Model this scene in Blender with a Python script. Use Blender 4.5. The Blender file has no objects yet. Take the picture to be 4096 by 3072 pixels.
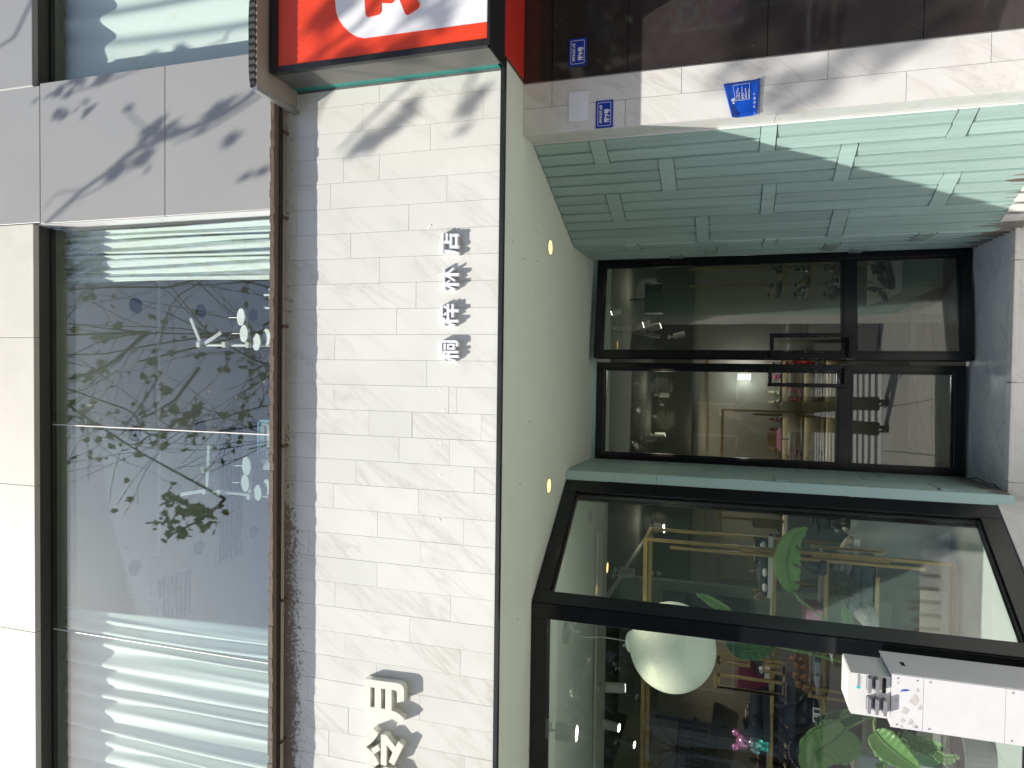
import bpy, bmesh, math, random
import numpy as np
from mathutils import Vector, Matrix
R = random.Random(7)
S = bpy.context.scene
C = S.collection
# ------------------------------------------------------------------ camera
YAW, PITCH, ROLL, FPX = -0.02621761, 0.30039354, 0.02006087, 2800.0
CAM = Vector((0, 0, 1.65))
def _basis():
    cy, sy, cp, sp = math.cos(YAW), math.sin(YAW), math.cos(PITCH), math.sin(PITCH)
    f = Vector((sy*cp, cy*cp, sp)); r = Vector((cy, -sy, 0)); u = r.cross(f)
    cr, sr = math.cos(ROLL), math.sin(ROLL)
    return cr*r + sr*u, -sr*r + cr*u, f
BR, BU, BF = _basis()
cam_d = bpy.data.cameras.new('camera'); cam = bpy.data.objects.new('camera', cam_d); C.objects.link(cam)
cam_d.sensor_fit = 'HORIZONTAL'; cam_d.sensor_width = 36; cam_d.lens = FPX/4096*36
cam_d.clip_start = 0.02; cam_d.clip_end = 2000
mx = Matrix((-BU, BR, -BF)).transposed().to_4x4(); mx.translation = CAM
cam.matrix_world = mx; S.camera = cam
# ------------------------------------------------------------------ world, sun, exposure
SD = Vector((.93, 1, -1.83)).normalized()           # travel direction of the sunlight
TS = Vector((-.93, -1, 1.83))                       # towards the sun, one metre in Y per unit
w = bpy.data.worlds.new('World'); S.world = w; w.use_nodes = True
nt = w.node_tree; bg = nt.nodes['Background']; sky = nt.nodes.new('ShaderNodeTexSky')
sky.sky_type = 'NISHITA'; sky.sun_disc = False
sky.sun_elevation = math.asin(-SD.z); sky.sun_rotation = math.atan2(-SD.x, -SD.y)
sky.air_density = 1.0; sky.dust_density = 1.5; sky.ozone_density = 1.0
nt.links.new(sky.outputs[0], bg.inputs[0]); bg.inputs[1].default_value = 0.13
sd = bpy.data.lights.new('sun', 'SUN'); sd.energy = 4.6; sd.angle = math.radians(.53); sd.color = (1, .955, .87)
so = bpy.data.objects.new('sun', sd); C.objects.link(so); so.location = (-20, -20, 40)
so.rotation_euler = SD.to_track_quat('-Z', 'Y').to_euler()
S.view_settings.view_transform = 'Standard'; S.view_settings.look = 'None'
S.view_settings.exposure = 0.62; S.view_settings.gamma = 1; S.view_settings.use_curve_mapping = False
S.render.engine = 'CYCLES'
S.cycles.transparent_max_bounces = 24; S.cycles.max_bounces = 8; S.cycles.caustics_reflective = False
S.cycles.sample_clamp_indirect = 6
S.cycles.use_denoising = True

# ------------------------------------------------------------------ unprojection helpers (pixel of the photo + a real plane -> point)
def ray(x, y): return BF + BU*((2048-x)/FPX) + BR*((1536-y)/FPX)
def at(x, y, Y): d = ray(x, y); return CAM + d*(Y/d.y)
def atz(x, y, z): d = ray(x, y); return CAM + d*((z-1.65)/d.z)
def atp(x, y, A, B):
    d = ray(x, y); n = Vector((B[1]-A[1], A[0]-B[0], 0)); return CAM + d*(n.dot(Vector((A[0], A[1], 0)))/n.dot(d))

# ------------------------------------------------------------------ materials
MATS = {}
def mat(name, col, rough=.6, metal=0, spec=.5, coat=0, noise=0, nscale=8, bump=0, bscale=60, emit=None, estr=0, rnd=0):
    if name in MATS: return MATS[name]
    m = bpy.data.materials.new(name); m.use_nodes = True; t = m.node_tree; b = t.nodes['Principled BSDF']; L = t.links.new
    b.inputs['Roughness'].default_value = rough; b.inputs['Metallic'].default_value = metal
    b.inputs['Specular IOR Level'].default_value = spec; b.inputs['Coat Weight'].default_value = coat
    b.inputs['Base Color'].default_value = (*col, 1)
    geo = t.nodes.new('ShaderNodeNewGeometry')
    if noise or rnd:
        hsv = t.nodes.new('ShaderNodeHueSaturation'); hsv.inputs['Color'].default_value = (*col, 1)
        val = t.nodes.new('ShaderNodeMath'); val.operation = 'MULTIPLY_ADD'; val.inputs[2].default_value = 1-noise*.5
        nz = t.nodes.new('ShaderNodeTexNoise'); nz.inputs['Scale'].default_value = nscale; nz.inputs['Detail'].default_value = 7; nz.inputs['Roughness'].default_value = .6
        L(geo.outputs['Position'], nz.inputs['Vector']); L(nz.outputs[0], val.inputs[0]); val.inputs[1].default_value = noise
        out = val.outputs[0]
        if rnd:
            oi = t.nodes.new('ShaderNodeObjectInfo'); a = t.nodes.new('ShaderNodeMath'); a.operation = 'MULTIPLY_ADD'
            L(oi.outputs['Random'], a.inputs[0]); a.inputs[1].default_value = rnd; a.inputs[2].default_value = -rnd*.5
            s = t.nodes.new('ShaderNodeMath'); s.operation = 'ADD'; L(out, s.inputs[0]); L(a.outputs[0], s.inputs[1]); out = s.outputs[0]
        L(out, hsv.inputs['Value']); L(hsv.outputs[0], b.inputs['Base Color'])
        rr = t.nodes.new('ShaderNodeMath'); rr.operation = 'MULTIPLY_ADD'; L(nz.outputs[0], rr.inputs[0]); rr.inputs[1].default_value = .18; rr.inputs[2].default_value = max(0, rough-.09); L(rr.outputs[0], b.inputs['Roughness'])
    if bump:
        n2 = t.nodes.new('ShaderNodeTexNoise'); n2.inputs['Scale'].default_value = bscale; n2.inputs['Detail'].default_value = 4
        L(geo.outputs['Position'], n2.inputs['Vector'])
        bp = t.nodes.new('ShaderNodeBump'); bp.inputs['Strength'].default_value = bump; bp.inputs['Distance'].default_value = .004
        L(n2.outputs[0], bp.inputs['Height']); L(bp.outputs[0], b.inputs['Normal'])
    if emit:
        b.inputs['Emission Color'].default_value = (*emit, 1); b.inputs['Emission Strength'].default_value = estr
    MATS[name] = m; return m
def nodes_of(m): return m.node_tree, m.node_tree.nodes, m.node_tree.links.new
def ramp(t, pts):
    r = t.nodes.new('ShaderNodeValToRGB'); cr = r.color_ramp
    while len(cr.elements) < len(pts): cr.elements.new(.5)
    for e, (p, c) in zip(cr.elements, pts): e.position = p; e.color = (c, c, c, 1) if not isinstance(c, tuple) else (*c, 1)
    return r
def mixc(t, f, a, b, mode='MIX'):
    n = t.nodes.new('ShaderNodeMixRGB'); n.blend_type = mode; L = t.links.new
    for i, v in enumerate((f, a, b)):
        if isinstance(v, (int, float)): n.inputs[i].default_value = v
        elif isinstance(v, tuple): n.inputs[i].default_value = (*v, 1)
        else: L(v, n.inputs[i])
    return n.outputs[0]
def math_n(t, op, a, b=0):
    n = t.nodes.new('ShaderNodeMath'); n.operation = op
    for i, v in enumerate((a, b)):
        if isinstance(v, (int, float)): n.inputs[i].default_value = v
        else: t.links.new(v, n.inputs[i])
    return n.outputs[0]
def marble(name, base, vein, strength, rough=.12, dirt=False, scale=1.0):
    m = bpy.data.materials.new(name); m.use_nodes = True; t, N, L = nodes_of(m); b = N['Principled BSDF']
    geo = N.new('ShaderNodeNewGeometry'); oi = N.new('ShaderNodeObjectInfo')
    mp = N.new('ShaderNodeMapping'); mp.vector_type = 'TEXTURE'; mp.inputs['Rotation'].default_value = (0, math.radians(35), 0); mp.inputs['Scale'].default_value = (.085/scale, .12/scale, .42/scale)
    L(geo.outputs['Position'], mp.inputs['Vector'])
    add = N.new('ShaderNodeVectorMath'); add.operation = 'ADD'; L(mp.outputs[0], add.inputs[0])
    cmb = N.new('ShaderNodeCombineXYZ'); r9 = math_n(t, 'MULTIPLY', oi.outputs['Random'], 40.)
    L(r9, cmb.inputs[0]); L(r9, cmb.inputs[2]); L(cmb.outputs[0], add.inputs[1])
    nz = N.new('ShaderNodeTexNoise'); nz.inputs['Scale'].default_value = 1.0; nz.inputs['Detail'].default_value = 9; nz.inputs['Roughness'].default_value = .62; nz.inputs['Distortion'].default_value = .6
    L(add.outputs[0], nz.inputs['Vector'])
    ab = math_n(t, 'ABSOLUTE', math_n(t, 'SUBTRACT', nz.outputs[0], .5))
    r1 = ramp(t, [(0, 1.), (.022, .42), (.085, 0.)]); L(ab, r1.inputs[0])
    n2 = N.new('ShaderNodeTexNoise'); n2.inputs['Scale'].default_value = .55; n2.inputs['Detail'].default_value = 3; L(add.outputs[0], n2.inputs['Vector'])
    r2 = ramp(t, [(.42, 0.), (.62, 1.)]); L(n2.outputs[0], r2.inputs[0])
    f = math_n(t, 'MULTIPLY', math_n(t, 'MULTIPLY', r1.outputs[0], r2.outputs[0]), strength)
    n3 = N.new('ShaderNodeTexNoise'); n3.inputs['Scale'].default_value = 3.; n3.inputs['Detail'].default_value = 5; L(geo.outputs['Position'], n3.inputs['Vector'])
    r3 = ramp(t, [(.35, .93), (.65, 1.)]); L(n3.outputs[0], r3.inputs[0])
    col = mixc(t, f, base, vein); col = mixc(t, 1., col, r3.outputs[0], 'MULTIPLY')
    tint = math_n(t, 'MULTIPLY_ADD', oi.outputs['Random'], .05); t.nodes[-1].inputs[2].default_value = .96
    col = mixc(t, 1., col, tint, 'MULTIPLY')
    rg = rough
    if dirt:
        sx = N.new('ShaderNodeSeparateXYZ'); L(geo.outputs['Position'], sx.inputs[0])
        dn = N.new('ShaderNodeTexNoise'); dn.inputs['Scale'].default_value = 75; dn.inputs['Detail'].default_value = 8; dn.inputs['Roughness'].default_value = .75; L(geo.outputs['Position'], dn.inputs['Vector'])
        dl = N.new('ShaderNodeTexNoise'); dl.inputs['Scale'].default_value = 7; dl.inputs['Detail'].default_value = 3; L(geo.outputs['Position'], dl.inputs['Vector'])
        mz = N.new('ShaderNodeMapRange'); mz.inputs[1].default_value = 3.31; mz.inputs[2].default_value = 3.45; mz.inputs[3].default_value = 0; mz.inputs[4].default_value = 1; L(sx.outputs[2], mz.inputs[0])
        mxx = N.new('ShaderNodeMapRange'); mxx.inputs[1].default_value = -.2; mxx.inputs[2].default_value = -1.2; mxx.inputs[3].default_value = .10; mxx.inputs[4].default_value = .46; L(sx.outputs[0], mxx.inputs[0])
        thr = math_n(t, 'MULTIPLY', mz.outputs[0], math_n(t, 'ADD', mxx.outputs[0], math_n(t, 'MULTIPLY', math_n(t, 'SUBTRACT', dl.outputs[0], .5), .55)))
        v = math_n(t, 'GREATER_THAN', math_n(t, 'ADD', dn.outputs[0], thr), .69)
        col = mixc(t, math_n(t, 'MULTIPLY', v, .7), col, (.09, .052, .03))
        rgh = math_n(t, 'MULTIPLY_ADD', v, .5); t.nodes[-1].inputs[2].default_value = rough; L(rgh, b.inputs['Roughness'])
    else: b.inputs['Roughness'].default_value = rg
    L(col, b.inputs['Base Color']); b.inputs['Specular IOR Level'].default_value = .5
    MATS[name] = m; return m
def glass(name, tint, f0=.045, rough=0.0):
    m = bpy.data.materials.new(name); m.use_nodes = True; t, N, L = nodes_of(m); N.remove(N['Principled BSDF']); out = N['Material Output']
    geo = N.new('ShaderNodeNewGeometry'); dt = N.new('ShaderNodeVectorMath'); dt.operation = 'DOT_PRODUCT'
    L(geo.outputs['Normal'], dt.inputs[0]); L(geo.outputs['Incoming'], dt.inputs[1])
    c = math_n(t, 'ABSOLUTE', dt.outputs['Value']); p = math_n(t, 'POWER', math_n(t, 'SUBTRACT', 1., c), 5.)
    F = math_n(t, 'MULTIPLY_ADD', p, 1-f0); t.nodes[-1].inputs[2].default_value = f0
    tr = N.new('ShaderNodeBsdfTransparent'); tr.inputs[0].default_value = (*tint, 1); gl = N.new('ShaderNodeBsdfGlossy'); gl.inputs['Roughness'].default_value = rough
    mx_ = N.new('ShaderNodeMixShader'); L(F, mx_.inputs[0]); L(tr.outputs[0], mx_.inputs[1]); L(gl.outputs[0], mx_.inputs[2]); L(mx_.outputs[0], out.inputs[0])
    MATS[name] = m; return m
def planked(name, col, worn, rough=.5):     # painted timber with grain, worn and rusty towards the foot
    m = mat(name, col, rough); t, N, L = nodes_of(m); b = N['Principled BSDF']; geo = N.new('ShaderNodeNewGeometry'); oi = N.new('ShaderNodeObjectInfo')
    mp = N.new('ShaderNodeMapping'); mp.inputs['Scale'].default_value = (60, 60, 3); L(geo.outputs['Position'], mp.inputs[0])
    nz = N.new('ShaderNodeTexNoise'); nz.inputs['Scale'].default_value = 1; nz.inputs['Detail'].default_value = 6; L(mp.outputs[0], nz.inputs['Vector'])
    r = ramp(t, [(.3, .86), (.7, 1.04)]); L(nz.outputs[0], r.inputs[0])
    c = mixc(t, 1., col, r.outputs[0], 'MULTIPLY')
    ti = math_n(t, 'MULTIPLY_ADD', oi.outputs['Random'], .16); t.nodes[-1].inputs[2].default_value = .90
    c = mixc(t, 1., c, ti, 'MULTIPLY')
    sx = N.new('ShaderNodeSeparateXYZ'); L(geo.outputs['Position'], sx.inputs[0])
    mz = N.new('ShaderNodeMapRange'); mz.inputs[1].default_value = .62; mz.inputs[2].default_value = .42; mz.inputs[3].default_value = 0; mz.inputs[4].default_value = .42; L(sx.outputs[2], mz.inputs[0])
    v = math_n(t, 'GREATER_THAN', math_n(t, 'ADD', nz.outputs[0], mz.outputs[0]), .78)
    c = mixc(t, math_n(t, 'MULTIPLY', v, .75), c, worn)
    L(c, b.inputs['Base Color']); bp = N.new('ShaderNodeBump'); bp.inputs['Strength'].default_value = .25; bp.inputs['Distance'].default_value = .003; L(nz.outputs[0], bp.inputs['Height']); L(bp.outputs[0], b.inputs['Normal'])
    return m

TILE = marble('fascia_marble', (.655, .655, .615), (.42, .40, .34), .45, .1, dirt=True)
PTILE = marble('pilaster_marble', (.67, .665, .64), (.42, .40, .37), .45, .22)
WSTONE = marble('white_step_stone', (.62, .615, .60), (.45, .43, .42), .5, .3)
GSTONE = marble('grey_floor_tile', (.62, .66, .69), (.42, .44, .46), .6, .15, scale=.8)
BAND = mat('cream_stone', (.57, .555, .50), .6, noise=.22, nscale=9, rnd=.05, bump=.15)
GREY = mat('grey_cladding', (.325, .325, .32), .42, metal=.15, noise=.06, nscale=3, rnd=.05)
DARKREV = mat('dark_window_reveal', (.05, .052, .045), .5, noise=.1)
SEAL = mat('white_sealant', (.7, .7, .68), .5, noise=.2, nscale=30)
GROUT = mat('grout', (.40, .39, .36), .8, noise=.3, nscale=40)
BLACKM = mat('black_aluminium', (.006, .0075, .0095), .2, spec=.45, noise=.2, nscale=14)
BLACKP = mat('black_trim', (.015, .016, .017), .38, noise=.3, nscale=20)
SOFF = mat('sage_plaster', (.63, .70, .60), .75, noise=.1, nscale=5, bump=.25, bscale=18)
GREEN = planked('green_painted_timber', (.335, .465, .435), (.12, .05, .035), .42)
GREENL = mat('pale_green_trim', (.38, .55, .53), .35, noise=.08, nscale=6)
RED = mat('red_sign_face', (.74, .058, .022), .32, spec=.5, noise=.05)
REDM = mat('red_panel', (.55, .03, .02), .4, noise=.08)
WHITEF = mat('white_sign_face', (.75, .75, .78), .3, spec=.5)
WHITEP = mat('white_painted_metal', (.76, .76, .77), .3, noise=.05, coat=.2)
LETB = mat('cream_letter_metal', (.66, .665, .58), .35, noise=.06)
LETS = mat('white_letter_metal', (.72, .74, .78), .3)
STEEL = mat('brushed_steel', (.42, .42, .41), .35, metal=.85, noise=.2, nscale=12)
TEAL = mat('teal_paint', (.02, .17, .145), .45, noise=.4, nscale=30)
RUST = mat('rusty_galvanised', (.10, .065, .045), .7, noise=1.1, nscale=55, bump=.5)
TRAYM = mat('brown_grey_tray', (.13, .095, .07), .6, noise=.25, nscale=14)
PIPE = mat('cream_pipe', (.30, .26, .21), .5, noise=.4, nscale=20)
BLUE = mat('blue_plate', (.008, .035, .34), .3, noise=.1)
BLUE2 = mat('blue_sticker', (.004, .07, .45), .35, noise=.15, nscale=14)
PAPERW = mat('white_print', (.78, .78, .78), .5)
GLASSU = glass('upper_window_glass', (.96, .985, .975), .085)
GLASSB = glass('bay_glass', (.95, .98, .965), .105)
GLASSD = glass('door_glass', (.86, .90, .87), .10)
GOLD = mat('brushed_brass', (.50, .36, .15), .36, metal=.9, noise=.25, nscale=30)
CEILU = mat('upper_room_ceiling', (.80, .82, .79), .8, noise=.05)
CURT = mat('white_curtain', (.74, .81, .765), .8, noise=.06, nscale=20)
WARM = mat('warm_wall', (.36, .34, .27), .7, noise=.12, nscale=3)
SHOPG = mat('shop_green_wall', (.34, .38, .32), .7, noise=.1)
SHOPC = mat('shop_dark_ceiling', (.09, .10, .085), .8, noise=.1)
SHOPF = mat('shop_floor', (.05, .05, .046), .7, spec=.2, noise=.25, nscale=6)
BLK = mat('black_leather', (.014, .015, .018), .32, noise=.2)
NAVY = mat('navy_knit', (.02, .028, .045), .75, noise=.3, nscale=60)
WHT = mat('white_leather', (.66, .67, .66), .45, noise=.1)
TAN = mat('tan_leather', (.42, .24, .12), .4, noise=.15)
BEIGE = mat('beige_suede', (.48, .43, .32), .7, noise=.15)
PLUM = mat('plum_satin', (.12, .015, .04), .35)
PINK = mat('pink_satin', (.42, .04, .13), .35)
PINKB = mat('pink_box', (.68, .26, .42), .5)
GREYB = mat('grey_box', (.12, .135, .135), .5, noise=.1)
BLACKF = mat('black_powdercoat', (.01, .011, .011), .45)
LAMPW = mat('lamp_white', (.62, .64, .62), .4, noise=.05)
GLOBE = mat('frosted_globe', (.74, .80, .70), .45, noise=.1, nscale=10, bump=.1, bscale=50, emit=(.8, 1, .82), estr=.10)
LEAF = mat('strelitzia_leaf', (.13, .27, .07), .38, noise=.5, nscale=12, rnd=.3)
LEAFD = mat('strelitzia_leaf_dark', (.05, .14, .055), .4, noise=.5, nscale=12)
STEM = mat('leaf_stem', (.12, .22, .07), .5, noise=.2)
BARK = mat('bark', (.11, .085, .065), .85, noise=.6, nscale=30, bump=.6)
TLEAF = mat('tree_leaf', (.22, .24, .04), .55, noise=1., nscale=2.5)
ASPH = mat('asphalt', (.055, .055, .056), .85, noise=.35, nscale=60)
PAINTW = mat('road_paint', (.52, .52, .5), .7, noise=.35, nscale=20)
PAVE = mat('paving_slab', (.36, .34, .315), .75, noise=.25, nscale=5, rnd=.15)
KERB = mat('kerb_stone', (.36, .35, .33), .75, noise=.3)
BWALL = mat('building_wall', (.30, .26, .23), .8, noise=.25, nscale=1)
BWALL2 = mat('building_wall_pale', (.42, .41, .38), .8, noise=.2, nscale=1)
def emis(name, col, s): return mat(name, (.8, .8, .8), .5, emit=col, estr=s)
LWARM = emis('lit_warm_downlight', (1, .62, .16), 1.3)
LWHITE = emis('lit_spot', (1, .95, .82), 9)
LSCONCE = emis('lit_sconce', (.85, .9, 1), 5)
def black_gloss():
    m = mat('black_glazed_panel', (.017, .014, .013), .035, spec=.75); t, N, L = nodes_of(m); b = N['Principled BSDF']; geo = N.new('ShaderNodeNewGeometry')
    n1 = N.new('ShaderNodeTexNoise'); n1.inputs['Scale'].default_value = 6; n1.inputs['Detail'].default_value = 8; n1.inputs['Roughness'].default_value = .65; L(geo.outputs['Position'], n1.inputs['Vector'])
    r = ramp(t, [(.35, (.026, .0215, .0205)), (.7, (.040, .034, .032))]); L(n1.outputs[0], r.inputs[0])
    vo = N.new('ShaderNodeTexVoronoi'); vo.inputs['Scale'].default_value = 38; L(geo.outputs['Position'], vo.inputs['Vector'])
    rv = N.new('ShaderNodeTexNoise'); rv.inputs['Scale'].default_value = 9; L(geo.outputs['Position'], rv.inputs['Vector'])
    v = math_n(t, 'LESS_THAN', vo.outputs['Distance'], math_n(t, 'MULTIPLY', math_n(t, 'SUBTRACT', rv.outputs[0], .52), .55))
    c = mixc(t, math_n(t, 'MULTIPLY', v, .6), r.outputs[0], (.5, .48, .45)); L(c, b.inputs['Base Color'])
    return m
BGLOSS = black_gloss()
def posmat(name, c1, c2, axis=2, lo=0, hi=1, **k):   # colour that changes along the object's height (real two-tone finish)
    m = mat(name, c1, **k); t, N, L = nodes_of(m); b = N['Principled BSDF']; tc = N.new('ShaderNodeNewGeometry'); s = N.new('ShaderNodeSeparateXYZ'); L(tc.outputs['Position'], s.inputs[0])
    r = N.new('ShaderNodeMapRange'); r.inputs[1].default_value = lo; r.inputs[2].default_value = hi; L(s.outputs[axis], r.inputs[0])
    L(mixc(t, r.outputs[0], c1, c2), b.inputs['Base Color']); return m

# ------------------------------------------------------------------ mesh builder
class MB:
    def __init__(s): s.v = []; s.f = []
    def quad(s, a, b, c, d): n = len(s.v); s.v += [tuple(a), tuple(b), tuple(c), tuple(d)]; s.f.append((n, n+1, n+2, n+3)); return s
    def hexa(s, p):    # 8 points: bottom 4 ccw, top 4
        n = len(s.v); s.v += [tuple(q) for q in p]
        s.f += [tuple(n+i for i in q) for q in ((3, 2, 1, 0), (4, 5, 6, 7), (0, 1, 5, 4), (1, 2, 6, 5), (2, 3, 7, 6), (3, 0, 4, 7))]; return s
    def box(s, x0, x1, y0, y1, z0, z1):
        return s.hexa([(x0, y0, z0), (x1, y0, z0), (x1, y1, z0), (x0, y1, z0), (x0, y0, z1), (x1, y0, z1), (x1, y1, z1), (x0, y1, z1)])
    def slab(s, A, B, n, t, z0, z1):   # vertical slab over plan segment A-B with thickness t along plan normal n
        A = Vector(A[:2]); B = Vector(B[:2]); n = Vector(n[:2])*t
        q = [A, B, B+n, A+n]
        return s.hexa([(p.x, p.y, z0) for p in q]+[(p.x, p.y, z1) for p in q])
    def prism(s, poly, z0, z1):
        n = len(s.v); k = len(poly); s.v += [(p[0], p[1], z0) for p in poly]+[(p[0], p[1], z1) for p in poly]
        s.f.append(tuple(range(n+k-1, n-1, -1))); s.f.append(tuple(range(n+k, n+2*k)))
        for i in range(k): j = (i+1) % k; s.f.append((n+i, n+j, n+k+j, n+k+i))
        return s
    def prismy(s, poly, y0, y1):   # polygon in XZ (list of (x,z)), from y0 (front) to y1
        n = len(s.v); k = len(poly); s.v += [(p[0], y0, p[1]) for p in poly]+[(p[0], y1, p[1]) for p in poly]
        s.f.append(tuple(range(n, n+k))); s.f.append(tuple(range(n+2*k-1, n+k-1, -1)))
        for i in range(k): j = (i+1) % k; s.f.append((n+j, n+i, n+k+i, n+k+j))
        return s
    def tube(s, pts, r, seg=8, cap=True):
        pts = [Vector(p) for p in pts]; rs = r if isinstance(r, (list, tuple)) else [r]*len(pts)
        n0 = len(s.v); prev = None
        for i, p in enumerate(pts):
            d = (pts[min(i+1, len(pts)-1)]-pts[max(i-1, 0)]).normalized()
            a = d.orthogonal().normalized() if prev is None else (prev-d*prev.dot(d)).normalized()
            prev = a; b = d.cross(a)
            for k in range(seg):
                t = 2*math.pi*k/seg; s.v.append(tuple(p+(a*math.cos(t)+b*math.sin(t))*rs[i]))
        for i in range(len(pts)-1):
            for k in range(seg):
                a = n0+i*seg+k; b = n0+i*seg+(k+1) % seg; s.f.append((a, b, b+seg, a+seg))
        if cap: s.f.append(tuple(n0+k for k in reversed(range(seg)))); e = n0+(len(pts)-1)*seg; s.f.append(tuple(e+k for k in range(seg)))
        return s
    def ball(s, c, r, seg=16, rings=10, sc=(1, 1, 1)):
        n0 = len(s.v); c = Vector(c)
        for i in range(rings+1):
            ph = math.pi*i/rings
            for k in range(seg):
                t = 2*math.pi*k/seg; s.v.append((c.x+r*sc[0]*math.sin(ph)*math.cos(t), c.y+r*sc[1]*math.sin(ph)*math.sin(t), c.z+r*sc[2]*math.cos(ph)))
        for i in range(rings):
            for k in range(seg):
                a = n0+i*seg+k; b = n0+i*seg+(k+1) % seg; s.f.append((a, a+seg, b+seg, b))
        return s
    def disc(s, c, r, n, th=.01, seg=24, ry=None):
        c = Vector(c); n = Vector(n).normalized(); s.tube([c, c+n*th], r, seg); return s
    def bar(s, a, b, w, h, up=(0, 0, 1)):   # rectangular bar from a to b
        a = Vector(a); b = Vector(b); d = (b-a).normalized(); u = Vector(up); x = d.cross(u)
        if x.length < 1e-3: x = d.cross(Vector((1, 0, 0)))
        x.normalize(); y = x.cross(d); x = x*w/2; y = y*h/2
        return s.hexa([a-x-y, a+x-y, a+x+y, a-x+y, b-x-y, b+x-y, b+x+y, b-x+y])
    def build(s, name, m, parent=None, smooth=False, bevel=0):
        me = bpy.data.meshes.new(name); me.from_pydata(s.v, [], s.f); me.materials.append(m)
        bm = bmesh.new(); bm.from_mesh(me); bmesh.ops.remove_doubles(bm, verts=bm.verts, dist=1e-6) if smooth else None
        bmesh.ops.recalc_face_normals(bm, faces=bm.faces); bm.to_mesh(me); bm.free()
        o = bpy.data.objects.new(name, me); C.objects.link(o)
        if smooth: me.polygons.foreach_set('use_smooth', [True]*len(me.polygons))
        if parent: o.parent = parent; o.matrix_parent_inverse = Matrix.Translation(-Vector(parent.location))
        if bevel:
            b = o.modifiers.new('bevel', 'BEVEL'); b.width = bevel; b.segments = 2; b.limit_method = 'ANGLE'
        return o
def tag(o, label=None, cat=None, group=None, kind=None):
    if label: o['label'] = label
    if cat: o['category'] = cat
    if group: o['group'] = group
    if kind: o['kind'] = kind
    return o
def thing(name, label, cat, loc=(0, 0, 0), group=None):
    o = bpy.data.objects.new(name, None); C.objects.link(o); o.location = loc; o.empty_display_size = .1
    return tag(o, label, cat, group)
def copytree(o, parent=None):
    c = o.copy(); C.objects.link(c); c.parent = parent
    if parent: c.matrix_parent_inverse = o.matrix_parent_inverse.copy()
    for ch in [k for k in o.children]: copytree(ch, c)
    return c
def rbox(name, m, parent, *b, bevel=0): return MB().box(*b).build(name, m, parent, bevel=bevel)
def text(body, size, m, parent, loc, ext=.0008, off=0, name='lettering', rot=(math.pi/2, 0, 0), sx=1, align='LEFT'):
    c = bpy.data.curves.new('t', 'FONT'); c.body = body; c.size = size; c.extrude = ext; c.offset = off; c.resolution_u = 3; c.align_x = align
    o = bpy.data.objects.new('t', c); C.objects.link(o); bpy.context.view_layer.update()
    me = bpy.data.meshes.new_from_object(o.evaluated_get(bpy.context.evaluated_depsgraph_get())); bpy.data.objects.remove(o); bpy.data.curves.remove(c)
    me.materials.clear(); me.materials.append(m)
    t = bpy.data.objects.new(name, me); C.objects.link(t)
    t.matrix_world = Matrix.Translation(Vector(loc)-(Vector(parent.location) if parent else Vector()))@Matrix.Rotation(rot[2], 4, 'Z')@Matrix.Rotation(rot[0], 4, 'X')@Matrix.Diagonal((sx, 1, 1, 1))
    if parent: t.parent = parent
    return t
def fillpoly(loops, y0, y1, name, m, parent):   # loops of (x,z); first outer, others holes -> solid between y0 and y1
    c = bpy.data.curves.new('c', 'CURVE'); c.dimensions = '2D'; c.fill_mode = 'BOTH'; c.extrude = abs(y1-y0)/2
    for lp in loops:
        sp = c.splines.new('POLY'); sp.points.add(len(lp)-1); sp.use_cyclic_u = True
        for i, (x, z) in enumerate(lp): sp.points[i].co = (x, z, 0, 1)
    o = bpy.data.objects.new('c', c); C.objects.link(o); bpy.context.view_layer.update()
    me = bpy.data.meshes.new_from_object(o.evaluated_get(bpy.context.evaluated_depsgraph_get())); bpy.data.objects.remove(o)
    ym = (y0+y1)/2
    for v in me.vertices: x, z, d = v.co; v.co = (x, ym-d, z)
    me.materials.clear(); me.materials.append(m)
    t = bpy.data.objects.new(name, me); C.objects.link(t)
    if parent: t.parent = parent; t.matrix_parent_inverse = Matrix.Translation(-Vector(parent.location))
    return t
def Pt(x, y, Y): p = at(x, y, Y); return (p.x, p.z)
GZ = -.10        # street level
FZ = .40         # shop platform level
SZ = 2.48        # soffit level

# ================================================================== SETTING
tag(MB().box(-60, 60, -60, 40, GZ-.5, GZ-.05).build('ground', mat('soil', (.12, .1, .08), .9, noise=.3)), kind='structure')
tag(MB().box(-60, 60, -13, -.45, GZ-.049, GZ-.03).build('road', ASPH), kind='structure')
pv = tag(MB().box(-60, 60, -.35, 12, GZ-.049, GZ-.02).build('pavement', GROUT), kind='structure')
sl = []
for i in range(-8, 9):
    for j in range(8):
        x0 = i*.5+.004; y0 = -.35+j*.5+.004
        if not sl:
            me = MB().box(0, .492, 0, .492, 0, .022).build('paving_slab', PAVE, pv, bevel=0); sl.append(me); o = me
        else: o = sl[0].copy(); C.objects.link(o)
        o.location = (x0, y0, GZ-.022); o.parent = pv; o.matrix_parent_inverse = Matrix()
k = tag(MB().box(-60, 60, -.45, -.35, GZ-.049, GZ).build('kerb', KERB), kind='structure')
zc = MB()
for i in range(16): zc.box(-3.2, 2.2, -.86-i*.44, -.62-i*.44, GZ-.0299, GZ-.026)
tag(zc.build('crossing_marking', PAINTW), kind='structure')
tag(MB().box(-60, 60, -20, -13, GZ-.049, GZ+.02).build('far_pavement', KERB), kind='structure')

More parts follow.
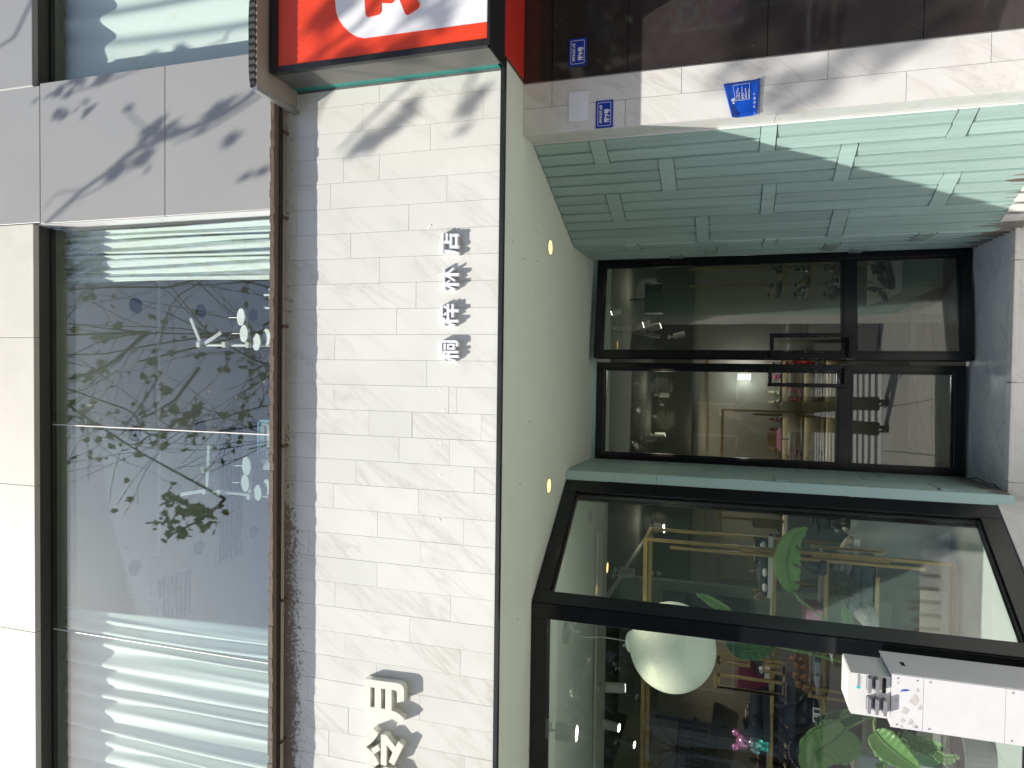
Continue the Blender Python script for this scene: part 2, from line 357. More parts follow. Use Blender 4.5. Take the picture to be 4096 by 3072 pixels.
# ---------------- opposite building, trees, sign seen only mirrored in glass
def building(x0, x1, y1, h, wm, label, rows, cols):
    t = thing('apartment_building', label, 'building', ((x0+x1)/2, y1, GZ))
    rbox('wall', wm, t, x0, x1, y1-8, y1, GZ, h)
    rbox('roof', BLACKP, t, x0-.3, x1+.3, y1-8.3, y1+.3, h, h+.35)
    gm = mat('far_window_glass', (.05, .07, .08), .1, spec=.8); fm = mat('far_window_frame', (.5, .5, .48), .6)
    for r in range(rows):
        for c_ in range(cols):
            cx = x0+(c_+.5)*(x1-x0)/cols; cz = GZ+2.2+r*3.0; wv = (x1-x0)/cols*.28
            f = rbox('window', fm, t, cx-wv-.08, cx+wv+.08, y1, y1+.08, cz-.8, cz+.8)
            rbox('pane', gm, f, cx-wv, cx+wv, y1+.08, y1+.1, cz-.72, cz+.72)
            rbox('balcony', wm, t, cx-wv-.3, cx+wv+.3, y1+.11, y1+.6, cz-1.25, cz-1.0)
building(9.5, 26, -16, 16, BWALL, 'brown apartment block across the street mirrored in the black glazed wall', 5, 5)
building(-34, -12, -18, 13, BWALL2, 'pale apartment block across the street behind the photographer', 4, 6)

building(-11.5, 9.0, -19, 8.5, mat('building_wall_dark', (.12, .11, .10), .8, noise=.3, nscale=1), 'low dark building straight across the street behind the trees', 2, 7)
def tree_leaf_poly(mb, c, size, rng):
    n = Vector((rng.gauss(0, 1), rng.gauss(0, 1), rng.gauss(0, 1))).normalized(); a = n.orthogonal().normalized(); b = n.cross(a)
    th = rng.random()*6.28; a, b = a*math.cos(th)+b*math.sin(th), b*math.cos(th)-a*math.sin(th)
    prof = [(0, -.45), (.14, -.36), (.42, -.42), (.34, -.18), (.56, .06), (.3, .06), (.26, .3), (.12, .24), (0, .6), (-.12, .24), (-.26, .3), (-.3, .06), (-.56, .06), (-.34, -.18), (-.42, -.42), (-.14, -.36)]
    i0 = len(mb.v); mb.v += [tuple(c+a*(p[0]*size)+b*(p[1]*size)+n*(abs(p[0])*size*.25)) for p in prof]; mb.f.append(tuple(range(i0, i0+16)))
def shades_front(p):
    t = 2.55-p.y; x = p.x+.93*t; z = p.z-1.83*t
    return -2.6 < x < 1.75 and -.2 < z < 5.9
def grow(mb, lb, p, d, r, length, depth, rng, leafp, lsize, bend=.35, up=.12):
    if shades_front(p) or shades_front(p+d*length): return
    pts = [p]; rs = [r]; n = 5; q = p.copy(); dd = d.copy()
    for i in range(n):
        dd = (dd+Vector((rng.gauss(0, .12), rng.gauss(0, .12), rng.gauss(0, .08)+up*.1))).normalized(); q = q+dd*length/n
        if shades_front(q): break
        pts.append(q.copy()); rs.append(max(.004, r*(1-.45*(i+1)/n)))
    if len(pts) < 3: return
    mb.tube(pts, rs, 6 if r > .03 else 4, cap=False); n = len(pts)-1
    if depth == 0:
        for k_ in range(rng.randint(0, leafp)):
            if not shades_front(pts[-1]): tree_leaf_poly(lb, pts[rng.randint(1, n)]+Vector((rng.gauss(0, .05), rng.gauss(0, .05), rng.gauss(0, .05)-.03)), lsize*rng.uniform(.6, 1.2), rng)
        return
    for k_ in range(4 if depth > 1 else 5):
        i = rng.randint(min(2, n), n); nd = (dd+Vector((rng.gauss(0, bend*1.3), rng.gauss(0, bend*1.3), rng.gauss(0, bend)))).normalized()
        grow(mb, lb, pts[i], nd, rs[i]*.62, length*rng.uniform(.55, .8), depth-1, rng, leafp, lsize, bend, up)
def tree_at(x, y, h, label, seed, leafp, lsize, spread, depth=3, lean=(0, 0), mats=(BARK, TLEAF)):
    rng = random.Random(seed); t = thing('street_tree', label, 'tree', (x, y, GZ), 'street trees'); tb = MB(); bb = MB(); lb = MB()
    tp = [Vector((x, y, GZ-.03)), Vector((x+.05, y, h*.2)), Vector((x-.03+lean[0]*.2, y+.05, h*.42))]; tb.tube(tp, [h*.02, h*.016, h*.013], 12)
    tb.build('trunk', mats[0], t, smooth=True)
    for k_ in range(5):
        a = k_*1.256+rng.random(); d = Vector((math.cos(a)*spread+lean[0], math.sin(a)*spread+lean[1], 1)).normalized()
        grow(bb, lb, tp[-1]-Vector((0, 0, rng.random()*.3)), d, h*.0034, h*.32, depth, rng, leafp, lsize)
    b = bb.build('branches', mats[0], t, smooth=True); b['kind'] = 'stuff'
    l = lb.build('crown', mats[1], t); l['kind'] = 'stuff'; return t
tree_at(.95, -1.95, 10.5, 'bare branched street tree with sparse yellow leaves mirrored in the upper window', 3, 4, .105, .5, 3, (-.16, .08))
TL2 = mat('evergreen_leaf', (.06, .10, .03), .5, noise=1., nscale=2)
for i, (x, y, h) in enumerate([(-5.5, -12.8, 7), (-1.0, -13.4, 6.4), (3.2, -12.9, 7.2), (7.0, -14, 8), (-10, -13, 7), (12, -13.2, 7.5)]):
    tree_at(x, y, h, ['dense evergreen street tree across the road mirrored left in the door', 'low evergreen street tree across the road straight behind the photographer', 'broad evergreen street tree across the road right of the photographer',
        'tall evergreen tree beside the brown apartment block', 'far left evergreen tree in front of the pale block', 'evergreen tree in front of the brown apartment block'][i], 20+i, 34, .34, .8, 2, mats=(BARK, TL2))
# branches near the facade whose shadows fall on cladding, sign, pilaster and black wall
def shadow_twig(bb, lb, pts, Y, t, r, leaves=(), lsz=.12, rng=R, dt=0, spr=12, nl=2):
    P = [at(x, y, Y)+TS*(t+dt*(1-i/(len(pts)-1))**2) for i, (x, y) in enumerate(pts)]; bb.tube(P, [r*(1-.5*i/len(P)) for i in range(len(P))], 6)
    for x, y, s in leaves: 
        for q in range(nl): tree_leaf_poly(lb, at(x+rng.gauss(0, spr*1.5), y+rng.gauss(0, spr), Y)+TS*(t+rng.uniform(-.08, .08)), lsz*s*rng.uniform(.7, 1.1), rng)
t2 = thing('street_tree', 'leafy limbs of a street tree hanging close to the facade and throwing its shadows', 'tree', (1.9, -1.1, GZ), 'street trees')
MB().tube([(1.9, -1.1, GZ-.03), (1.92, -1.08, 2.2), (1.9, -1.0, 4.2), (1.7, -1.0, 7.0), (.9, -.8, 9.3), (.22, -.6, 10.05)], [.13, .11, .09, .06, .04, .025], 14).build('trunk', BARK, t2, smooth=True)
bb = MB(); lb = MB(); T1 = 1.25
hub = Vector((.22, -.6, 10.0))
def limb(bb, tgt, r0, r1, sag=.15):
    m_ = (hub+tgt)/2+Vector((0, 0, sag)); bb.tube([hub, (hub+m_)/2+Vector((0.05, 0, .05)), m_, (m_+tgt)/2+Vector((0, .04, .03)), tgt], [r0, r0*.85, r0*.7, r0*.5, r1], 7)
s0 = at(1250, 150, 2.6)+TS*T1; limb(bb, s0, .018, .012, .3)
shadow_twig(bb, lb, [(1250, 150), (1080, 310), (980, 400), (870, 470), (760, 515), (640, 560), (520, 610), (430, 690), (330, 760), (240, 840), (180, 900)], 2.6, T1, .015,
            [(600, 520, 1.1), (655, 525, 1.2), (620, 545, 1.0), (560, 640, .9), (575, 655, .7), (450, 685, .9), (480, 690, .8), (830, 525, .9), (590, 540, 1.2), (540, 610, .9), (860, 450, 1.), (900, 430, .9), (700, 520, 1.)], .08)
shadow_twig(bb, lb, [(1090, 350), (960, 440), (830, 520), (700, 570)], 2.6, T1+.1, .006, [(940, 540, 1.1), (1060, 670, .8), (985, 690, .6)], .075)
shadow_twig(bb, lb, [(520, 610), (420, 740), (300, 800), (230, 870)], 2.6, T1, .005, [])
shadow_twig(bb, lb, [(330, 760), (230, 770), (180, 830)], 2.6, T1, .004, [])
shadow_twig(bb, lb, [(250, -250), (60, 150), (-60, 220)], 2.6, T1, .009, [])
shadow_twig(bb, lb, [(640, 560), (530, 470), (500, 420)], 2.6, T1, .004, [(495, 430, .6)], .075)
shadow_twig(bb, lb, [(900, -200), (620, 250), (420, 330), (250, 380)], 2.6, T1-.2, .005,
            [(430, 310, 1.2), (390, 330, 1.2), (290, 340, .8), (250, 370, .9), (270, 440, .9), (320, 430, .8), (340, 390, .6), (190, 390, .5)], .07)
T2 = 1.7
limb(bb, at(1850, -500, 2.53)+TS*(T2+.8), .018, .010, .25)
shadow_twig(bb, lb, [(1850, -500), (1800, -250), (1730, 50), (1680, 230), (1640, 330), (1560, 400), (1430, 520), (1360, 600)], 2.53, T2, .010,
            [(1590, 480, 1.5), (1640, 430, 1.2), (1520, 540, 1.3), (1400, 590, 1.0), (1560, 520, 1.1)], .08, dt=.8)
shadow_twig(bb, lb, [(1950, 180), (1880, 330), (1820, 480)], 2.53, T2, .008, [(1900, 400, .9), (1850, 520, .6)], .12)
shadow_twig(bb, lb, [(1600, -60), (1420, 230), (1280, 420), (1250, 500)], 2.53, T2, .009, [], .12)
shadow_twig(bb, lb, [(1700, -260), (1450, 90), (1300, 200), (1150, 300)], 2.33, T2, .014, [(1400, 200, 1.2), (1600, 190, 1.2), (1330, 60, 1.1), (1560, 230, 1.1), (1790, 60, 1.1)], .13)
shadow_twig(bb, lb, [(1900, -60), (1640, 60), (1540, 160), (1400, 260)], 2.33, T2+.2, .010, [(1680, 30, 1.), (1240, 60, 1.)], .12)
T3 = 2.9
shadow_twig(bb, lb, [(3900, -160), (3700, 20), (3500, 160), (3300, 270), (3150, 350), (3050, 440)], 2.79, T3, .014,
            [(3250, 310, 1.), (3120, 400, 1.2), (3700, 120, 1.2), (3640, 60, 1.3), (3400, 80, 1.4), (3320, 60, 1.4), (3250, 110, 1.3), (3120, 20, 1.2), (2990, 40, 1.2), (3010, 250, .9), (2950, 300, .7), (3500, 200, 1.2), (3560, 130, 1.2)], .085, spr=42, nl=7)
limb(bb, at(3900, -160, 2.79)+TS*T3, .018, .014, .2)
rng = random.Random(5)
for k_ in range(5):
    d = Vector((rng.uniform(.5, 1.1), rng.uniform(-.6, .1), rng.uniform(.3, 1.2))).normalized(); grow(bb, lb, hub, d, .03, 1.3, 2, rng, 3, .15)
b_ = bb.build('branches', BARK, t2, smooth=True); b_['kind'] = 'stuff'; l_ = lb.build('crown', TLEAF, t2); l_['kind'] = 'stuff'
# traffic sign post far behind the camera (mirrored in the black wall)
ts = thing('traffic_sign', 'grey pole with a white 30 speed limit board and a round no parking board', 'sign', (7.3, -9.4, GZ))
MB().tube([(7.3, -9.45, GZ), (7.3, -9.45, 3.1)], .04, 12).build('pole', STEEL, ts)
rbox('board', WHITEP, ts, 6.95, 7.65, -9.4, -9.37, 2.24, 2.94)
MB().tube([(7.3, -9.369, 2.59), (7.3, -9.36, 2.59)], .32, 28).build('red_ring', REDM, ts); MB().tube([(7.3, -9.359, 2.59), (7.3, -9.35, 2.59)], .25, 28).build('white_disc', WHITEP, ts)
text('30', .34, BLACKP, ts, (7.3, -9.348, 2.47), .003, .008, rot=(math.pi/2, 0, math.pi), align='CENTER')
rbox('board', WHITEP, ts, 6.95, 7.65, -9.4, -9.37, 1.5, 2.2)
MB().tube([(7.3, -9.369, 1.85), (7.3, -9.36, 1.85)], .32, 28).build('red_ring', REDM, ts); MB().tube([(7.3, -9.359, 1.85), (7.3, -9.35, 1.85)], .25, 28).build('blue_disc', BLUE, ts)
MB().bar((7.12, -9.346, 2.03), (7.48, -9.346, 1.67), .05, .006, (0, 1, 0)).build('red_bar', REDM, ts)

# ================================================================== UPPER FLOOR
WY = 2.60; GY = 2.69; HZ = 4.925; CX0, CX1 = .668, 1.347
up = thing('upper_facade', 'upper storey front with grey clad column, cream stone band and deep dark window heads', 'building', (0, WY, 3.5))
# core walls behind cladding
rbox('core_wall', mat('render', (.4, .4, .38), .8), up, -3.2, 3.2, WY+.03, WY+.085, HZ+.03, 6.2)
xs = [-3.2, at(60, 2517, WY).x, at(60, 1938, WY).x, at(60, 1349, WY).x, CX0+.004]
for a, b in zip(xs, xs[1:]): rbox('stone_panel', BAND, up, a+.0009, b-.0009, WY, WY+.03, HZ, 6.2, bevel=.002)
zj0 = at(160, 600, WY).z; zj1 = at(660, 600, WY).z
rbox('column_core', mat('render', (.4, .4, .38), .8), up, CX0+.02, CX1-.02, WY+.02, WY+.11, 3.40, HZ)
for z0, z1 in ((3.42, zj1-.0015), (zj1+.0015, zj0-.0015)):
    rbox('cladding_panel', GREY, up, CX0, CX1, WY, WY+.02, z0, z1, bevel=.002)
rbox('sealant_joint', SEAL, up, CX0+.002, CX1-.002, WY+.0035, WY+.02, zj1-.0015, zj1+.0015)
rbox('cladding_panel', GREY, up, CX0+.007, CX1-.01, WY, WY+.03, zj0+.002, 6.2, bevel=.002)
rbox('cladding_panel', GREY, up, CX1-.005, 3.2, WY-.002, WY+.03, HZ, 6.2, bevel=.002)
rbox('sealant_joint', SEAL, up, CX1-.01, CX1-.005, WY+.003, WY+.03, HZ, 6.2)
rbox('column_return', WHITEP, up, CX0-.001, CX0+.019, WY+.021, GY+.02, 3.42, HZ-.001)
rbox('column_return', GREY, up, CX1-.019, CX1+.001, WY+.021, GY+.02, 3.42, HZ-.001)
def window(name, label, x0, x1, joints):
    t = thing(name, label, 'window', ((x0+x1)/2, GY, 3.3), 'upper floor windows')
    rbox('head_reveal', DARKREV, t, x0, x1, WY+.031, GY+.03, HZ, HZ+.03)
    rbox('head_trim', mat('pale_head_trim', (.25, .28, .22), .5), t, x0, x1, GY+.0305, GY+.14, HZ-.002, HZ+.03)
    rbox('frame', BLACKP, t, x0, x1, GY-.004, GY+.0, HZ-.012, HZ-.001)
    rbox('sill', GREY, t, x0, x1, WY, GY+.15, 3.28, 3.36)
    e = [x0]+joints+[x1]
    for a, b in zip(e, e[1:]): rbox('pane', GLASSU, t, a+.003, b-.003, GY, GY+.008, 3.361, HZ-.003)
    for j in joints: rbox('silicone_joint', SEAL, t, j-.0025, j+.0025, GY-.002, GY+.006, 3.361, HZ-.003)
    return t
window('shop_window', 'wide upper floor window with lamps and grey ceiling behind three glass panes', -3.2, CX0-.002, [-.322, -1.365])
window('shop_window', 'upper floor window above the red sign filled by white curtain', CX1+.002, 3.2, [])
# upper room
ur = tag(MB().box(-3.2, 3.2, GY+.15, 7.5, 4.99, 5.05).build('upper_ceiling', CEILU), kind='structure')
tag(MB().box(-3.2, 3.2, GY+.15, 7.5, 3.2, 3.3).build('upper_floor', mat('pale_vinyl_floor', (.5, .5, .47), .5)), kind='structure')
tag(MB().box(-3.2, 3.2, 7.5, 7.6, 3.2, 5.05).build('upper_back_wall', CEILU), kind='structure')
for s_ in (-3.3, 3.2): tag(MB().box(s_, s_+.1, GY+.15, 7.6, 3.2, 5.05).build('upper_side_wall', CEILU), kind='structure')
DLB = mat('dark_downlight', (.03, .04, .06), .3); VENTM = mat('vent_grey', (.75, .77, .78), .5)
for i, (x, y) in enumerate([(538, 1222), (800, 1245), (1010, 1260), (535, 1735), (798, 1708), (1010, 1700), (535, 2270), (790, 2190), (1010, 2125)]):
    p = atz(x, y, 4.99); t = thing('downlight', '%s unlit round downlight %s the upper room ceiling' % (['nearest', 'middle', 'farthest'][i % 3], ['right of the lamp arms in', 'above the centre of', 'left of the slotted vent in'][i//3]), 'ceiling light', (p.x, p.y, 4.99), 'upper room downlights')
    MB().tube([(p.x, p.y, 4.989), (p.x, p.y, 4.982)], .058, 24).build('trim_ring', VENTM, t); MB().tube([(p.x, p.y, 4.9815), (p.x, p.y, 4.978)], .046, 24).build('lens', DLB, t)
def vent(label, c, w_, d_, ns, ang=0):
    t = thing('air_vent', label, 'vent', (c[0], c[1], 4.99), 'upper ceiling vents')
    rbox('frame', VENTM, t, c[0]-w_/2, c[0]+w_/2, c[1]-d_/2, c[1]+d_/2, 4.975, 4.9895)
    for k_ in range(ns):
        y_ = c[1]-d_/2+.03+(d_-.06)*(k_+.5)/ns; rbox('slat', mat('vent_slat', (.16, .18, .2), .5), t, c[0]-w_/2+.03, c[0]+w_/2-.03, y_-.3*(d_-.06)/ns, y_+.25*(d_-.06)/ns, 4.966, 4.9745)
p0 = atz(905, 1690, 4.99); p1 = atz(940, 2240, 4.99); vent('long slotted air vent in the upper room ceiling', ((p0.x+p1.x)/2, (p0.y+p1.y)/2-.02), abs(p1.x-p0.x), .3, 9)
p0 = atz(690, 2390, 4.99); vent('square grid air vent near the left curtain', (p0.x, p0.y), .36, .34, 8)
for i, (a, b) in enumerate([((500, 1515), (630, 1130)), ((500, 1690), (632, 1520)), ((495, 2207), (635, 1700)), ((497, 2388), (635, 2225))]):
    pass
def rail(label, pts):
    t = thing('curtain_rail', label, 'rail', pts[0], 'hanging ceiling rails')
    MB().tube([pts[0], pts[0]-Vector((0, 0, .012))], .035, 16).build('mount', VENTM, t); MB().tube(pts, .014, 10).build('tube', VENTM, t)
for lab, a, b, c_ in [('U shaped hanging tube nearest the right curtain', (500, 1515), (635, 1530), (632, 1100)), ('hanging tube rail between the two lamp stands', (498, 1690), (636, 1700), (636, 1540)),
                  ('long hanging tube rail across the middle pane', (495, 2207), (637, 2222), (636, 1712)), ('hanging tube rail in front of the grid vent', (497, 2388), (637, 2400), (640, 2700))]:
    P = atz(*a, 4.985); zz = 4.76; Q = Vector((P.x-.005, P.y, zz)); 
    Y_ = P.y; Q = at(*b, Y_); E_ = at(*c_, Y_); E_.z = Q.z
    rail(lab, [P, Q, E_])
# lamp stands (white arms with round discs) in the upper room
def lampstand(label, Y, pole, arms, discs, rods, boxp):
    b = at(*pole[1], Y); t = thing('arm_stand', label, 'lamp stand', (b.x, Y, 3.3))
    a = at(*pole[0], Y); MB().tube([a, Vector((b.x, b.y, 3.31))], .008, 10).build('pole', LAMPW, t)
    for p, q in arms: MB().bar(at(*p, Y-.02), at(*q, Y-.02), .018, .006, (0, 1, 0)).build('arm', LAMPW, t, bevel=.002)
    for x, y, r in discs: c = at(x, y, Y-.03); MB().tube([c, c+Vector((0, -.006, .003))], r, 28).build('disc', LAMPW, t)
    for p, q in rods: MB().tube([at(*p, Y), at(*q, Y)], .0022, 6).build('rod', STEEL, t)
    for x, y in boxp: c = at(x, y, Y-.015); MB().box(c.x-.014, c.x+.014, c.y-.02, c.y+.01, c.z-.012, c.z+.012).build('clamp', LAMPW, t, bevel=.003)
lampstand('right white stand with four round discs and two folded arms behind the upper window', 2.86, ((796, 1379), (1085, 1383)), [((763, 1273), (803, 1372)), ((886, 1330), (816, 1376)), ((980, 1265), (1000, 1372)), ((1082, 1347), (1015, 1382))],
          [(968, 1268, .041), (980, 1335, .041), (1030, 1368, .041), (1070, 1350, .041)], [((955, 1295), (900, 1372)), ((915, 1271), (948, 1270)), ((929, 1334), (960, 1334))], [(905, 1378), (998, 1379), (803, 1378)])
lampstand('left white stand with four round discs behind the upper window', 2.86, ((824, 1962), (1085, 1990)), [((836, 1780), (828, 1962)), ((723, 1978), (820, 1962)), ((1003, 1862), (1000, 1985)), ((1085, 1945), (1010, 1985))],
          [(990, 1864, .045), (985, 1932, .041), (1035, 1970, .038), (1072, 1948, .038)], [((820, 1880), (885, 1968)), ((778, 1930), (820, 1876)), ((935, 1862), (968, 1863)), ((930, 1930), (960, 1931))], [(822, 1878), (884, 1968), (1003, 1984), (826, 1964)])
# sewing machine like device
SB = at(1085, 1690, 2.86); SE = at(1085, 1862, 2.86); z1_ = at(1040, 1700, 2.86).z
sm = thing('sewing_machine', 'white and pale blue sewing machine with dark lettering on the sill', 'sewing machine', ((SB.x+SE.x)/2, 2.9, 3.3))
CY = mat('pale_blue_plastic', (.28, .55, .75), .35); CRW = mat('offwhite_enamel', (.62, .66, .6), .3)
rbox('body', CRW, sm, SE.x+.0, SB.x, 2.86, 2.98, 3.31, z1_, bevel=.008); rbox('top_cover', CY, sm, SE.x, SB.x+.002, 2.855, 2.985, z1_+.001, z1_+.012, bevel=.004)
rbox('side_cap', CY, sm, SB.x+.001, SB.x+.012, 2.856, 2.984, 3.4, z1_, bevel=.003)
rbox('face_plate', mat('blue_grey_plate', (.3, .38, .4), .4), sm, SE.x+.03, SB.x-.02, 2.855, 2.8595, z1_-.03, z1_-.004)
text('PEGASUS', .017, BLACKP, sm, (SE.x+.055, 2.8545, z1_-.022), .0005, .0003)
MB().tube([(SE.x+.08, 2.859, z1_-.045), (SE.x+.08, 2.853, z1_-.045)], .006, 14).build('dial', BLACKP, sm)
MB().tube([(SE.x+.03, 2.859, z1_-.055), (SE.x+.03, 2.85, z1_-.055)], .012, 14).build('handwheel', CY, sm)
MB().box(SE.x-.02, SE.x+.03, 2.84, 2.9, 3.32, z1_-.03).build('presser_head', CRW, sm, bevel=.004)
SM2 = at(1082, 1250, 2.86); SM3 = at(1082, 1150, 2.86); z2_ = at(1068, 1200, 2.86).z
s2 = thing('cylinder_device', 'small white bench device with two silver cylinders near the right lamp stand', 'machine', ((SM2.x+SM3.x)/2, 2.9, 3.3))
rbox('body', CRW, s2, SM2.x, SM3.x, 2.87, 2.95, 3.31, z2_, bevel=.004)
for q in (.2, .72): cx = SM2.x+(SM3.x-SM2.x)*q; MB().tube([(cx, 2.86, z2_-.05), (cx, 2.86, z2_+.012)], .010, 16).build('cylinder', STEEL, s2)
# curtains
def curtain(label, x0, x1, n, amp, lean=0.0, z0=3.30, z1=4.92, Y=2.765, seed=1, ragg=.3):
    rng = random.Random(seed); mb = MB(); nx = n*14; nz = 16; ph = [rng.uniform(-.5, .5) for _ in range(n+2)]; am = [rng.uniform(.5, 1.2) for _ in range(n+2)]
    for j in range(nz+1):
        fz = j/nz; z = z1+(z0-z1)*fz
        for i in range(nx+1):
            u = i/nx; k_ = u*n; kk = int(k_); fr = k_-kk; a = am[kk]*(1-fr)+am[kk+1]*fr; p_ = ph[kk]*(1-fr)+ph[kk+1]*fr
            w_ = .25+.75*min(1, fz*1.3+.15)
            y = Y+amp*a*math.sin(2*math.pi*k_+p_*2+fz*ragg*math.sin(k_*1.7+seed))*w_ + amp*.25*math.sin(9.3*k_+2*fz)
            mb.v.append((x0+(x1-x0)*u+lean*fz*(1-u if lean < 0 else u)+.006*math.sin(fz*5+k_*2), y, z))
    for j in range(nz):
        for i in range(nx): a = j*(nx+1)+i; mb.f.append((a, a+1, a+nx+2, a+nx+1))
    o = mb.build('curtain', CURT, smooth=True); o.modifiers.new('solid', 'SOLIDIFY').thickness = .002
    return tag(o, label, 'curtain', 'white curtains')
curtain('narrow bunched white curtain beside the grey column', .395, .664, 8, .017, seed=2, ragg=.8)
curtain('wide white curtain gathered at the left end of the upper window', -2.75, -1.27, 18, .027, lean=.03, seed=3, ragg=1.8)
curtain('white curtain with broad folds above the red sign', CX1+.004, 2.5, 6, .03, seed=4, ragg=.3)

# ================================================================== FASCIA
FY = 2.53; FT = 3.438; FB = 2.492; FR = 1.158
fa = thing('shop_fascia', 'long white marble tiled fascia above the shop entrance', 'wall', (0, FY, FB))
rbox('core', GROUT, fa, -3.4, FR-.003, FY+.008, FY+.05, FB, FT)
cols_y = [345, 438, 542, 641, 740, 841, 941, 1040, 1139, 1239, 1339, 1438, 1536, 1635, 1733, 1831, 1928, 2027, 2126, 2223, 2320, 2417, 2517, 2614, 2711, 2807, 2911, 3014, 3112, 3210]
joints = [[1517], [1451, 1932], [1262, 1721], [1374, 1517], [1321, 1787], [1184, 1635], [1403, 1875], [1517], [1211, 1664], [1586], [1339], [1249, 1706], [1332, 1795, 1826], [1473, 1648, 1925],
          [1276, 1596, 1798], [1424, 1897], [1334, 1674], [1510, 1855], [1233, 1683], [1508], [1340, 1802], [1194, 1639], [1377, 1842], [1506], [1231, 1680], [1393], [1315, 1859], [1457, 1773], [1400]]
cx = [at(1259, y, FY).x for y in cols_y]; cx[0] = FR
for i, jl in enumerate(joints):
    xa, xb = cx[i+1], cx[i]; zs = [FT]+[at(j, (cols_y[i]+cols_y[i+1])/2, FY).z for j in jl]+[FB]
    for za, zb in zip(zs, zs[1:]):
        e = R.uniform(0, .0012); rbox('tile', TILE, fa, xa+.0005, xb-.0005, FY-.0005+e, FY+.009, zb+.0005, za-.0005)
rbox('tile', TILE, fa, -3.4, cx[-1]-.001, FY, FY+.009, FB, FT)
rbox('bottom_trim', BLACKP, fa, -3.4, FR+.001, FY-.006, FY+.02, SZ-.004, FB-.0005)
rbox('end_cap', TEAL, fa, 1.1215, FR+.004, FY-.0445, FY-.0008, FB, FT-.02)
rbox('end_sealant', mat('dirty_sealant', (.12, .11, .11), .8, noise=1, nscale=60), fa, 1.1135, 1.1212, FY-.004, FY-.0012, FB, FT-.02)
# old adhesive spots
for x, y in [(1762, 1561), (1773, 1640), (1762, 1768), (1760, 1900), (1757, 2079), (1722, 903), (1715, 911)]:
    c = at(x, y, FY); MB().ball(c, .006, 8, 6, (1, .25, 1)).build('glue_spot', mat('old_glue', (.80, .76, .62), .7), fa)
# ledge / gutter
ld = thing('metal_ledge', 'long rusty metal ledge running above the marble fascia', 'ledge', (0, FY-.04, FT))
rbox('tray', TRAYM, ld, -3.4, FR-.01, FY-.078, FY+.12, FT+.0005, FT+.006)
lip = MB(); N_ = 90
for i in range(N_):
    a = -1.9+3.05*i/N_; b = -1.9+3.05*(i+1)/N_; lip.box(a, b, FY-.082+R.uniform(-.0015, .0015), FY-.0785, FT-.006+R.uniform(-.003, .002), FT+.012+R.uniform(-.002, .004))
lip.build('rusty_lip', RUST, ld)
MB().tube([(-3.4, FY-.022, FT-.010), (1.12, FY-.022, FT-.010)], .008, 10).build('conduit', PIPE, ld, smooth=True)
MB().tube([(-3.4, FY-.042, FT-.006), (1.12, FY-.042, FT-.006)], .003, 8).build('cable', BLACKP, ld)
for x in (-1.6, -1.0, -.35, .15, .6, .95): rbox('saddle_clip', RUST, ld, x, x+.012, FY-.034, FY-.0015, FT-.020, FT-.001)
rbox('tray_top', mat('light_tray', (.20, .18, .16), .6, noise=.3, nscale=20), ld, -3.4, FR-.01, FY-.0775, WY-.001, FT+.0065, FT+.012)

# channel letters
def Z1(x, y): return (1400+x/3.931, 2650+y/3.931)
LYF = FY-.036
def letter(loops, label):
    # loops given in photo pixels traced on the letter's front plane
    t = thing('sign_letter', label, 'letter', (at(*loops[0][0][0], LYF).x, LYF, at(*loops[0][0][0], LYF).z), 'large cream characters on the fascia')
    for lp in loops: fillpoly([[Pt(x, y, LYF) for x, y in q] for q in lp], LYF, FY-.002, 'stroke', LETB, t)
q = lambda l: [Z1(*p) for p in l]
letter([[q([(228, 258), (740, 325), (800, 345), (838, 390), (848, 430), (848, 612), (738, 632), (738, 480), (725, 450), (700, 436), (652, 432), (652, 755), (720, 778), (790, 825), (857, 892), (782, 980), (720, 920), (650, 875), (560, 850), (228, 798)]),
         q([(320, 388), (387, 396), (387, 708), (320, 698)]), q([(487, 410), (553, 418), (553, 734), (487, 722)])]], 'large cream raised character 月 with two dark slots')
letter([[q([(362, 1045), (448, 1105), (415, 1170), (370, 1230), (320, 1280), (250, 1325), (310, 1375), (370, 1440), (420, 1520), (455, 1597), (372, 1650), (340, 1590), (300, 1510), (240, 1430), (155, 1350), (155, 1245), (220, 1205), (280, 1150), (330, 1095)])],
        [q([(328, 1360), (438, 1292), (474, 1380), (372, 1444)])], [q([(487, 1135), (565, 1142), (714, 1330), (758, 1240), (840, 1308), (690, 1620), (608, 1565), (668, 1412), (577, 1300), (572, 1625), (482, 1610)])]], 'large cream raised character 令 with a square dot under its roof stroke')
letter([[q([(250, 1640), (330, 1575), (420, 1700), (560, 1640), (700, 1700), (800, 1900), (200, 1900)])]], 'large cream raised character cut off by the left edge of the photo')
